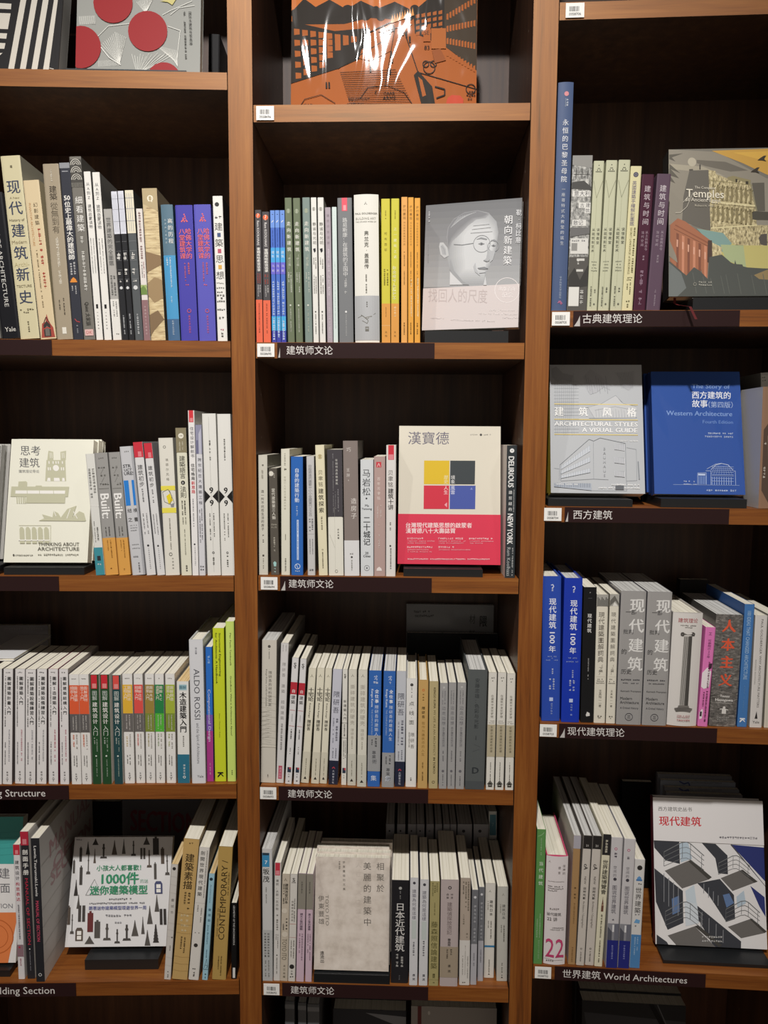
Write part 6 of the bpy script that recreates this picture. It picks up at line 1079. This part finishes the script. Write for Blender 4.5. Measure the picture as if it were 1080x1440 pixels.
big = [('V', ch, .66, v - .055, v + .055, .62, '#dddcd9', .02) for ch, v in zip('现代建筑', (.105, .255, .4, .54))] + [('H', '一部', .42, .155, .42, '#2f2e30'), ('H', '批判', .34, .3, .4, '#2f2e30'), ('H', '的', .2, .45, .2, '#2f2e30'), ('H', '历史', .32, .6, .42, '#2f2e30'), ('N', .66, .12, .88, .012, '#44434a'), ('N', .685, .2, .85, .009, '#44434a'), ('H', 'Kenneth Frampton', .54, .745, .82, '#3a393c', .018), ('H', 'Modern', .36, .8, .48, '#3a393c', .03), ('H', 'Architecture', .5, .83, .76, '#3a393c', .03), ('H', 'A Critical History', .5, .872, .74, '#44434a', .02), ('O', .5, .94, .16, .02, '#44434a'), ('H', '三', .5, .94, .14, '#44434a')]
bk(668, 879, 713, 248, 1380, '#9a9896', 'wide grey spine with huge white characters, nearer the cream pair', big, wrap=2, pages='@pages_grey', d=.17, side='#77757a')
bk(885, 1091, 937, 254, 1392, '#9a9896', 'wide grey spine with huge white characters, touching the white column spine', big, wrap=2, pages='@pages_grey', d=.17, side='#77757a')
row(BR, 4, 920, 790, 5.7625, G)
column = [('H', '建筑理论', .5, .065, .66, '#a94a50'), ('N', .108, .25, .78, .012, '#66625e'), ('N', .126, .4, .65, .01, '#66625e'), ('P', [(.27, .18), (.3, .168), (.7, .165), (.76, .178), (.74, .2), (.66, .2), (.63, .19), (.4, .19), (.36, .205), (.28, .2)], '#66625e'), ('O', .33, .187, .055, .02, '#33312f'), ('O', .7, .182, .055, .02, '#33312f'), ('P', [(.38, .2), (.66, .197), (.66, .815), (.36, .815)], '#b0aca6'), ('P', [(.55, .2), (.66, .197), (.66, .815), (.54, .815)], '#55524e')] + [('L', [(.4 + .035 * j, .205), (.385 + .036 * j, .81)], .012, '#3f3c39') for j in range(8)] + [('P', [(.33, .815), (.68, .815), (.7, .835), (.31, .835)], '#77736e'), ('P', [(.2, .842), (.3, .835), (.72, .835), (.82, .842), (.78, .855), (.74, .87), (.26, .87)], '#66625e'), ('N', .905, .3, .74, .009, '#a94a50'), ('N', .918, .3, .74, .009, '#a94a50'), ('H', 'TASCHEN', .52, .945, .44, '#a94a50', .022, .015)]
bk(105, 347, 160, 415, 1347, '#d5d1cc', 'broad white spine with an engraved ionic column', column, hard=1, rnd=1, d=.16, side='#b5b0aa')
bk(352, 434, 420, 531, 1336, '#d878b4', 'short pink spine with black print and white torn patches', [('H', '工', .5, .065, .34, '#3a2a34', None, .02), ('V', '可参照の20年', .5, .12, .31, .36, '#55304a'), ('P', [(0, .46), (.5, .4), (.7, .43), (.9, .44), (.8, .6), (.3, .62), (0, .6)], '#e6dde0'), ('P', [(.6, .36), (.95, .36), (.9, .41), (.6, .42)], '#3a2a34'), ('M', .66, .34, .96, .22, '#66304e'), ('M', .35, .65, .8, .18, '#66304e'), ('P', [(.05, .86), (.3, .82), (.4, .84), (.35, .92), (.1, .93)], '#e6dde0'), ('B', .85, .9, '#3a2a34', .1, .3)], d=.14)
bk(443, 662, 505, 426, 1337, '@rock', 'thick dark rock-textured spine with four orange brushed characters', [('V', ch, .5, v - .06, v + .06, .52, '#d8583a', .03) for ch, v in zip('人本主义', (.1, .265, .42, .58))] + [('H', 'Tsuneo', .52, .725, .36, '#e2dfda', .03, .02), ('H', 'Hasegawa', .5, .76, .66, '#e2dfda', .034, .02), ('N', .79, .2, .8, .012, '#a9a6a2'), ('C', .52, .83, .05, '#d6d3ce'), ('B', .84, .885, '#d6d3ce', .44, .6), ('L', [(.36, .845), (.5, .84), (.68, .85)], .03, '#d6d3ce'), ('N', .92, .28, .74, .014, '#a9a6a2'), ('N', .938, .28, .74, .014, '#a9a6a2')], wrap=1, pages='@pages_grey', d=.17, side='#4a4846')
bk(672, 753, 737, 345, 1340, '#4576b0', 'sky blue spine with pale rotated capitals and white letter K', [('R', '100 IDEAS THAT CHANGED ARCHITECTURE', .5, .05, .61, .54, '#a9c4dc'), ('M', .5, .66, .88, .14, '#5f8cc0'), ('R', 'K', .5, .925, .965, .78, '#e2e6ea', .04)], d=.17, side='#31548a')
bk(774, 874, 822, 437, 1345, '#d0ccc8', 'white spine with rotated thin capitals and black spire mark', [('R', 'PAUL GOLDBERGER', .58, .03, .34, .26, '#55524f'), ('R', 'WHY ARCHITECTURE MATTERS', .58, .355, .82, .26, '#66635f'), ('R', 'REVISED EDITION', .22, .39, .61, .14, '#8a8680'), ('P', [(.5, .85), (.6, .92), (.36, .92)], '#2f2d2b'), ('H', 'Yale', .48, .95, .56, '#44413e')], d=.16, side='#aca8a2')
bk(890, 1000, 935, 432, 1348, '#c9c2b4', 'beige spine cut by the picture edge beside the spire-marked white one', [('M', .5, .2, .6, .2, '#8d8678')], d=.17, side='#9a9488')
row(BR, 4, 920, 790, 5.7625, 'books standing in the dark behind the column spine')
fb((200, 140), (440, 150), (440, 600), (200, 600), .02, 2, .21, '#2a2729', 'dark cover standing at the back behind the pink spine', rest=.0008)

# ------------------------------------------------------------------ third bookcase, bottom shelf
G = 'books on the bottom shelf of the third bookcase'
row(BR, 5, 740, 1080, 4.8, G)
bk(48, 109, 75, 416, 1325, '#5c8f50', 'leaf green spine with white characters, against the second upright', [('L', [(.1, .05), (.5, .04), (.8, .02)], .04, '#a9c8a0'), ('M', .5, .06, .2, .18, '#9ab890'), ('V', '当代建筑', .55, .225, .42, .52, '#dfe8da'), ('M', .62, .62, .8, .16, '#a9c4a0'), ('M', .3, .66, .8, .16, '#a9c4a0'), ('M', .55, .82, .96, .22, '#8ab080')], d=.2)
bk(116, 263, 139, 596, 1340, '#dcd5d5', 'thick white hardback with a large pink number on a rounded spine', [('H', '人', .15, .05, .1, '#66605e'), ('V', '彼岸的', .82, .07, .17, .14, '#8d8583'), ('V', '语言', .6, .08, .17, .14, '#8d8583'), ('N', .23, .1, .85, .008, '#8d8583'), ('N', .275, .1, .8, .012, '#66605e'), ('N', .295, .1, .82, .012, '#66605e'), ('N', .315, .1, .6, .012, '#66605e'), ('N', .48, .2, .65, .016, '#8d8583'), ('H', '当代建筑', .42, .53, .66, '#4a4645'), ('H', '22 讲', .34, .575, .46, '#55504f'), ('N', .655, .35, .9, .01, '#66605e'), ('N', .672, .25, .9, .01, '#66605e'), ('H', '22', .5, .84, .86, '#c04470', .25, -.012), ('L', [(.02, .945), (.5, .955), (.9, .955)], .012, '#8d8583'), ('N', .96, .1, .55, .014, '#44403f')], hard=1, rnd=1, d=.15, side='#c24a6c')
bk(283, 333, 322, 456, 1328, '#a5835a', 'brown kraft spine with pale grey head, beside the white hardback', [('B', 0, .1, '#a9a6ae'), ('V', '筑·视觉', .5, .39, .49, .3, '#3a2c1c', .015), ('M', .5, .52, .68, .24, '#8a6a44'), ('M', .5, .86, .98, .26, '#8a6a44')], d=.22, side='#b9b4ac', pages='@pages_grey')
for a, l in (((337, 393, 389, 456, 1333), 'beige magazine with black head block, beside the brown kraft one'), ((397, 457, 452, 458, 1333), 'beige magazine with black head block, beside the cream expo one')):
    bk(*a, '#c6bfb6', l, [('B', 0, .1, '#2b2826'), ('H', '21', .5, .075, .3, '#c9c4bd', None, .01), ('R', 'cA', .5, .215, .26, .66, '#2f2c2a', .02), ('R', 'NEW', .5, .31, .37, .34, '#55504c'), ('V', '旧时光新', .5, .39, .49, .36, '#33302e', .02), ('R', 'Architect / Geographer', .5, .5, .71, .34, '#77726c'), ('O', .5, .87, .12, .05, '#66615c'), ('M', .5, .89, .97, .2, '#77726c')], d=.22, side='#8d8780', pages='@pages_grey')
bk(460, 515, 521, 447, 1341, '#d8d3ba', 'cream spine with black head block and a little clock tower drawing', [('B', 0, .155, '#2b2a2a'), ('M', .5, .02, .14, .34, '#c9c4b0'), ('V', '世界建築博覽會', .5, .19, .45, .74, '#33302c', .012), ('P', [(.35, .58), (.35, .54), (.5, .475), (.65, .54), (.65, .58)], '#6d4a3c'), ('C', .5, .53, .1, '#a98a72'), ('L', [(.5, .5), (.5, .47)], .04, '#55342a'), ('M', .5, .6, .78, .24, '#66614f'), ('M', .5, .8, .97, .2, '#66614f')], d=.21)
for a, l in (((537, 614, 578, 470, 1350), 'white spine with navy foot and street photo, beside the cream expo one'), ((617, 694, 665, 480, 1352), 'white spine with navy foot and street photo, beside the light blue footed one')):
    bk(*a, '#c6c3c4', l, [('C', .42, .085, .13, '#b0607a'), ('C', .42, .085, .07, '#dcd0d4'), ('M', .42, .11, .155, .26, '#55505a'), ('V', '空间的', .42, .21, .3, .32, '#77747a'), ('C', .45, .315, .15, '#44424a'), ('V', '图说世界建筑', .45, .36, .58, .46, '#66636c'), ('M', .45, .61, .64, .22, '#66636c'), ('B', .655, .785, '#8a8a90'), ('P', [(0, .785), (0, .68), (.4, .72), (.4, .785)], '#55565f'), ('P', [(.6, .785), (.6, .66), (1, .655), (1, .785)], '#6d6e78'), ('B', .665, .72, '#dcdcde', .42, .58), ('B', .785, 1, '#272c78'), ('M', .5, .82, .93, .18, '#8d92c4')], d=.2, wrap=1)
bk(697, 766, 736, 618, 1350, '#d2d0cd', 'shorter white spine with light blue foot and tiny blue building, last of the row', [('C', .5, .075, .26, '#33302f'), ('P', [(.25, .195), (.3, .165), (.5, .15), (.7, .165), (.75, .195)], '#5f92c4'), ('B', .18, .195, '#4a7ab0', .2, .8), ('N', .222, .2, .8, .014, '#44403f'), ('V', '世界建築', .5, .25, .495, .66, '#4a4746'), ('N', .505, .2, .8, .018, '#66636c'), ('P', [(.2, .58), (.4, .545), (.8, .555), (.75, .585)], '#6da0cc'), ('N', .61, .25, .75, .016, '#66636c'), ('B', .69, 1, '#4f82b4'), ('M', .4, .71, .88, .14, '#a9c4dc'), ('M', .66, .71, .84, .14, '#a9c4dc')], d=.14)
row(BR, 5, 900, 1070, 4.5, G)
SKY, WL, GL_ = '#2d3670', '#e0dedd', '#3a3c42'
bau = [('P', [(80, 512), (780, 540), (815, 1190), (95, 1170)], WL), ('P', [(565, 530), (775, 545), (785, 760)], SKY), ('L', [(565, 530), (790, 790)], 8, '#4a4a50'),
       ('P', [(85, 512), (245, 518), (250, 660), (160, 640), (90, 560)], GL_), ('P', [(385, 524), (470, 528), (545, 600), (550, 720), (490, 715), (470, 620)], GL_), ('P', [(90, 690), (270, 830), (275, 1030), (175, 1075), (100, 900)], GL_), ('P', [(360, 780), (500, 750), (590, 850), (600, 1000), (545, 1020), (430, 850)], GL_), ('P', [(360, 920), (640, 1140), (640, 1185), (470, 1180), (370, 1010)], GL_), ('P', [(690, 790), (780, 860), (790, 985), (750, 920)], SKY), ('P', [(105, 1105), (170, 1150), (180, 1175), (105, 1165)], GL_),
       ('P', [(155, 705), (300, 640), (430, 755), (265, 815)], '#6a6764'), ('P', [(505, 745), (620, 695), (715, 770), (580, 825)], '#6a6764'), ('P', [(555, 1050), (690, 1000), (785, 1085), (640, 1120)], '#6a6764'), ('P', [(175, 1110), (345, 1050), (480, 1178), (230, 1172)], '#6a6764'),
       ('P', [(300, 640), (320, 632), (450, 740), (430, 755)], '#45433f'), ('P', [(620, 695), (640, 688), (735, 762), (715, 770)], '#45433f'), ('P', [(345, 1050), (368, 1042), (520, 1165), (500, 1178)], '#45433f'), ('P', [(690, 1000), (705, 995), (800, 1075), (785, 1085)], '#45433f'),
       ('P', [(245, 530), (300, 520), (325, 625), (255, 650)], '#b4c4d0'), ('P', [(285, 830), (340, 790), (360, 930), (300, 950)], '#c4d0d8'), ('P', [(280, 900), (360, 905), (372, 1030), (290, 1050)], '#ccd4da'), ('P', [(605, 860), (650, 820), (665, 900), (612, 930)], '#b4c4d0'), ('P', [(200, 880), (245, 860), (250, 960), (205, 980)], '#5f78a0'), ('P', [(520, 850), (560, 840), (590, 900), (545, 930)], '#5f78a0')]
for (ox_, oy_, sx_) in ((150, 585, 1.0), (490, 650, .78), (160, 960, .95), (540, 940, .85)):
    for k_ in range(4):
        yy = oy_ + k_ * 30 * sx_
        bau.append(('L', [(ox_, yy), (ox_ + 110 * sx_, yy - 62 * sx_ + k_ * 4), (ox_ + 140 * sx_, yy - 66 * sx_ + k_ * 4), (ox_ + 165 * sx_, yy - 55 * sx_ + k_ * 4), (ox_ + 250 * sx_, yy + 20 * sx_)], 5 * sx_ if k_ == 0 else 3 * sx_, '#77797a'))
    for q in (0, 115, 165, 235):
        bau.append(('L', [(ox_ + q * sx_, oy_ - (0, 62, 55, -15)[(0, 115, 165, 235).index(q)] * sx_), (ox_ + q * sx_, oy_ + (90 - (0, 55, 45, -20)[(0, 115, 165, 235).index(q)]) * sx_)], 3 * sx_, '#66686a'))
for j in range(4):
    bau += [('L', [(150 + 30 * j, 720 + 28 * j), (150 + 30 * j, 900 + 28 * j)], 4, '#8a8c90'), ('L', [(400 + 30 * j, 780 + 24 * j), (400 + 30 * j, 840 + 26 * j)], 4, '#8a8c90'), ('L', [(390 + 45 * j, 960 + 36 * j), (390 + 45 * j, 1060 + 30 * j)], 4, '#8a8c90')]
bau += [('P', [(80, 236), (752, 246), (768, 530), (84, 512)], '#e2dfde'), ('H', '西方建筑史丛书', 216, 310, 208, '#55524f'), ('H', '现代建筑', 248, 388, 262, '#c8343e', None, .02), ('N', 485, 490, 725, 15, '#66636a'), ('N', 1114, 390, 520, 13, '#c9c8c6'), ('N', 1138, 390, 520, 13, '#c9c8c6')]
fb((80, 236), (750, 246), (806, 1188), (98, 1164), .016, 12, .055, '#e2dfde', 'face-out white cover with red title over a photo of balconies, maroon spine', bau, wrap=1, hard=1, spine='#5f2630', stand=(148, 840, 1240, 1340, .02), standlabel='wide black display stand under the balcony photo cover')
row(BR, 5, 900, 1070, 4.5, 'stacked books in the dark at the back of the third bookcase')
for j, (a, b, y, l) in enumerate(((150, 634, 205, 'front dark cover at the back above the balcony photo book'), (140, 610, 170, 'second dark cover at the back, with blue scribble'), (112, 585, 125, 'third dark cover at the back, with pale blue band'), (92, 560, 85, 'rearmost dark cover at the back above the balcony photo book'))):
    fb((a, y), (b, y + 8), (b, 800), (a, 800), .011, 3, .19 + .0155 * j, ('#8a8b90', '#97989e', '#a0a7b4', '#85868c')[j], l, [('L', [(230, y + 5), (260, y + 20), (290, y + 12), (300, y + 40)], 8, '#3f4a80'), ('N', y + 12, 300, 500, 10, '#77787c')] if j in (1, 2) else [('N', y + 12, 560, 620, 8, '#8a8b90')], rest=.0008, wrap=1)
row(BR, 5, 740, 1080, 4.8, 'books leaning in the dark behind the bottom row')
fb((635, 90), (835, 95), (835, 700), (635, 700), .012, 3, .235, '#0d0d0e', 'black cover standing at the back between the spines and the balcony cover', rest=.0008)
# ------------------------------------------------------------------ third bookcase, lowest compartment
row(BR, 6, 750, 1370, 3.2727, 'books in the lowest dark compartment of the third bookcase')
fb((215, 120), (690, 145), (700, 560), (220, 560), .03, 6, .12, '#2c2d2f', 'dark grey cover with a diagonal ribbon band in the lowest compartment', [('P', [(225, 170), (700, 210), (700, 300), (240, 240)], '#44464a'), ('L', [(530, 90), (640, 300)], 26, '#18181a'), ('L', [(560, 130), (640, 290)], 5, '#66686c')], copies=2, copylabel=['second dark copy behind the diagonal ribbon cover', 'rearmost dark copy behind the diagonal ribbon cover'], rest=.012)
bpy.data.objects.remove(_to)
